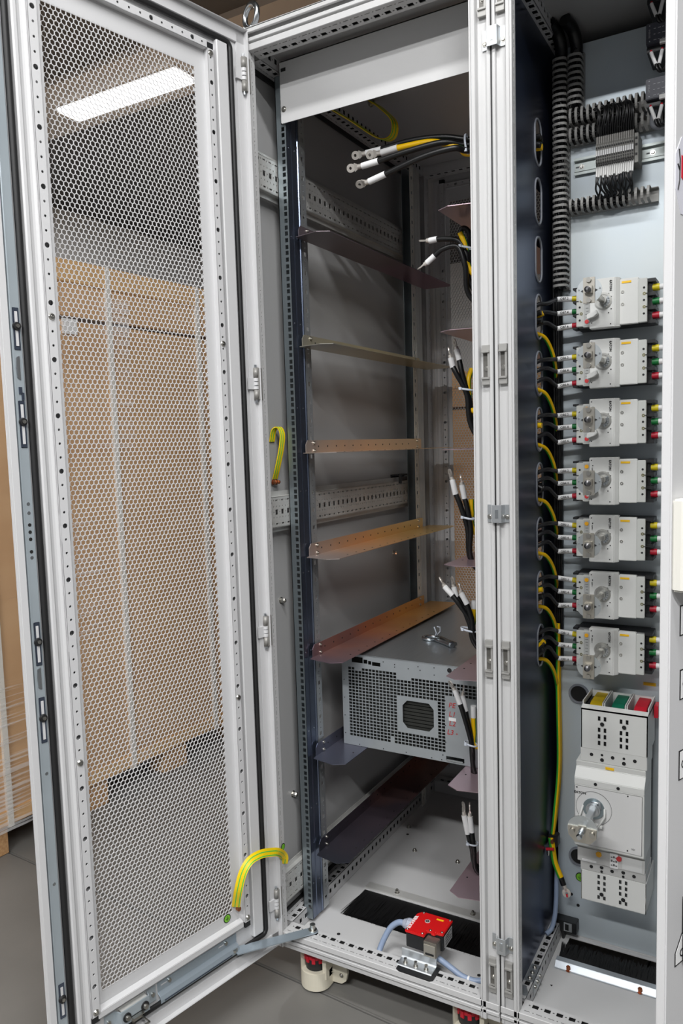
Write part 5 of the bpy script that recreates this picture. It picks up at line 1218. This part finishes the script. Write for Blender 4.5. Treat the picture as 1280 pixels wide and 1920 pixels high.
duct('wiring_duct', 'second level grey comb duct, wires spill over it', (.585, PY, 1.768), (.80, PY, 1.768), (0, 0, 1), .042, .028, n_skip=(6, 7, 8, 9, 10), wires=14, wires_to=.62)
duct('wiring_duct', 'lowest level grey comb duct, below the terminal row', (.585, PY, 1.628), (.757, PY, 1.628), (0, 0, 1), .040, .027, wires=10, wires_to=.66)
# black sleeved bundles above the upright ducts
for k, (x, y, r, lb) in enumerate(((.5705, .318, .0125, 'thick black conduit rising above the long upright duct'), (.6005, .322, .0125, 'thick black conduit rising above the short upright duct'))):
    o = MB().tube(spline([(x, y, 1.93), (x, y-.004, 1.95), (x-.004, y-.02, 1.97), (x-.012, y-.05, 1.978)], 6), r, 14).build('conduit', BLK); tag(o, lb, 'conduit', 'black conduits at the top')
# ============================================================ TERMINAL ROW ON DIN RAIL
dr = thing('din_rail', 'bright zinc mounting rail carrying the terminal row', 'mounting rail', (.7, .345, 1.712)); O = dr.location
b = MB(); prof = [(.3448, 1.7215), (.3435, 1.7215), (.3435, 1.7285), (.3345, 1.7285), (.3345, 1.7265), (.3355, 1.7265), (.3355, 1.7275), (.3448, 1.7275)]
b = MB(); b.box(.592, .83, .3425, .3445, 1.6985, 1.7255); b.box(.592, .83, .3365, .3425, 1.7225, 1.7240); b.box(.592, .83, .3365, .3378, 1.7225, 1.7290); b.box(.592, .83, .3365, .3425, 1.7000, 1.7015); b.box(.592, .83, .3365, .3378, 1.6950, 1.7015)
b.build('rail_profile', mat('rail_zinc', (186, 194, 192), .4, .4), dr, O, bevel=.0003)
for x in (.606, .745):
    MB().box(x-.012, x+.004, .3420, .3426, 1.7105, 1.7135).build('rail_slot', mat('slot_grey', (96, 100, 104), .5), dr, O)
    screw((x, .3425, 1.712), -Y, .0038, .003, STEEL, dr, 'rail_screw', org=O)
tr = thing('terminal_row', 'row of seventeen small grey terminals with white markers', 'terminal block', (.68, .33, 1.70)); O = tr.location
tg = mat('terminal_grey', (128, 127, 122), .5); x0 = .6465; tp = .00425
for k in range(17):
    x = x0+k*tp
    b = MB(); b.box(x, x+tp-.0004, .2885, .3363, 1.684, 1.736); b.prism([(.2885, 1.684), (.2885, 1.736), (.2820, 1.7265), (.2820, 1.6935)], 'x', x, x+tp-.0004)
    o = b.build('terminal', tg, tr, O)
    m = MB()
    for z in (1.7215, 1.7195-.0155, 1.6985, 1.6935, 1.6888):
        m.box(x+.0006, x+tp-.0012, .2806, .2860, z-.0016, z+.0016)
    m.build('wire_entry', INK, o, O)
    MB().box(x+.0003, x+tp-.0007, .2805, .2822, 1.7060, 1.7160).build('marker', WHT, o, O)
b = MB(); b.box(x0+17*tp, x0+17*tp+.007, .288, .3363, 1.682, 1.738); es = b.build('end_bracket', tg, tr, O, bevel=.0006)
for z in (1.728, 1.716, 1.698): MB().box(x0+17*tp+.0015, x0+17*tp+.0055, .2872, .2881, z-.0022, z+.0022).build('wire_entry', INK, es, O)
slv = mat('marker_sleeve', (150, 148, 144), .5)
for k in range(17):
    x = x0+(k+.42)*tp; rnd = random.Random(k+50)
    o = tag(bpy.data.objects.new('control_wire', None), 'thin black wire from the upper duct into the top of the terminal row', 'wire', 'wires above the terminal row'); COL.objects.link(o); O = Vector((x, .285, 1.745)); o.location = O
    MB().tube([(x, .287, 1.726), (x+.0002, .286, 1.745)], .0019, 8).build('marker_sleeve', slv, o, O)
    h = rnd.uniform(-.006, .006)
    MB().tube(spline([(x, .286, 1.744), (x+.001, .280, 1.757), (x+.004+h*.3, .276, 1.775), (x+.003+h*.6, .279, 1.790+h*.5), (x+h-.003, .290, 1.8015+h*.3), (x+h-.012, .306, 1.806)], 5), .0019, 7).build('wire_jacket', BLK, o, O)
    o = tag(bpy.data.objects.new('control_wire', None), 'thin black wire from the bottom of the terminal row into the lower duct', 'wire', 'wires below the terminal row'); COL.objects.link(o); O = Vector((x, .285, 1.67)); o.location = O
    e = rnd.uniform(0, .006)
    MB().tube([(x, .287, 1.688), (x-.0006, .284, 1.668-e)], .0021, 8).build('marker_sleeve', mat('sleeve_pale', (205, 205, 203), .5), o, O)
    MB().tube(spline([(x-.0006, .284, 1.669-e), (x-.001+rnd.uniform(-.002, .002), .281, 1.655), (x+rnd.uniform(-.004, .004), .285, 1.643), (x+rnd.uniform(-.006, .006), .298, 1.633), (x-.008, .31, 1.628)], 5), .0019, 7).build('wire_jacket', BLK, o, O)
# ============================================================ RELAYS
rl = thing('relay', '', 'relay', (.775, .30, 1.797), group='dark relays at the right edge'); O = rl.location
b = MB(); b.box(.7435, .81, .252, .3445, 1.780, 1.8175); rb = b.build('relay_housing', RELAY, rl, O, bevel=.0012)
MB().box(.7435, .81, .262, .3445, 1.770, 1.7795).build('terminal_step', BLKP, rl, O, bevel=.001)
for i, (x, z) in enumerate(((.750, 1.8125), (.750, 1.785))): MB().cyl((x, .2519, z), (x, .2514, z), .0012, 8).build('print_dot', mat('print_pale', (170, 170, 176), .6), rb, O)
text('SIEMENS', 'brand_text', mat('print_pale', (170, 170, 176), .6), rb, (.7500, .2514, 1.7985), Z, -X, .0042, org=O)
for i in range(4):
    for j in range(3): MB().box(.757+i*.0075, .757+i*.0075+(.005, .003, .004)[(i+j) % 3], .2515, .2519, 1.7855+j*.010, 1.7865+j*.010).build('fine_print', mat('print_pale', (0, 0, 0)), rb, O)
MB().box(.768, .78, .249, .256, 1.776, 1.7835).build('label_tab', mat('tab_grey', (196, 196, 194), .5), rl, O)
for x, dx_ in ((.7515, .010), (.771, -.004)):
    MB().tube([(x, .262, 1.772), (x+.0005, .258, 1.766)], .0022, 8).build('red_ferrule', RED, rl, O)
    MB().tube([(x+.0005, .258, 1.767), (x+dx_, .250, 1.740)], .0034, 10).build('white_sleeve', WHT, rl, O)
    MB().tube(spline([(x+dx_, .250, 1.742), (x+dx_+.003, .249, 1.731), (x+dx_+.010, .255, 1.7285), (x+dx_+.018, .262, 1.745), (x+.026, .275, 1.775)], 5), .0026, 8).build('wire_jacket', BLK, rl, O)
remember(rl)
rl['label'] = 'dark relay in front of the horizontal ducts at the right edge'
dup(rl, (.775, .30, 1.797+.099), label='dark relay at the right edge, above the ducts'); dup(rl, (.775, .30, 1.797+.198-.012), label='dark relay cut by the top of the picture, highest at the right')
o = tag(bpy.data.objects.new('grey_hose', None), 'grey cable loop hanging below the lower relay at the right', 'cable'); COL.objects.link(o)
MB().tube(spline([(.757, .285, 1.775), (.7525, .280, 1.755), (.7545, .277, 1.740), (.765, .277, 1.7345), (.777, .279, 1.742), (.79, .285, 1.757)], 7), .0052, 10).build('cable_jacket', mat('hose_grey', (128, 131, 138), .45), o)
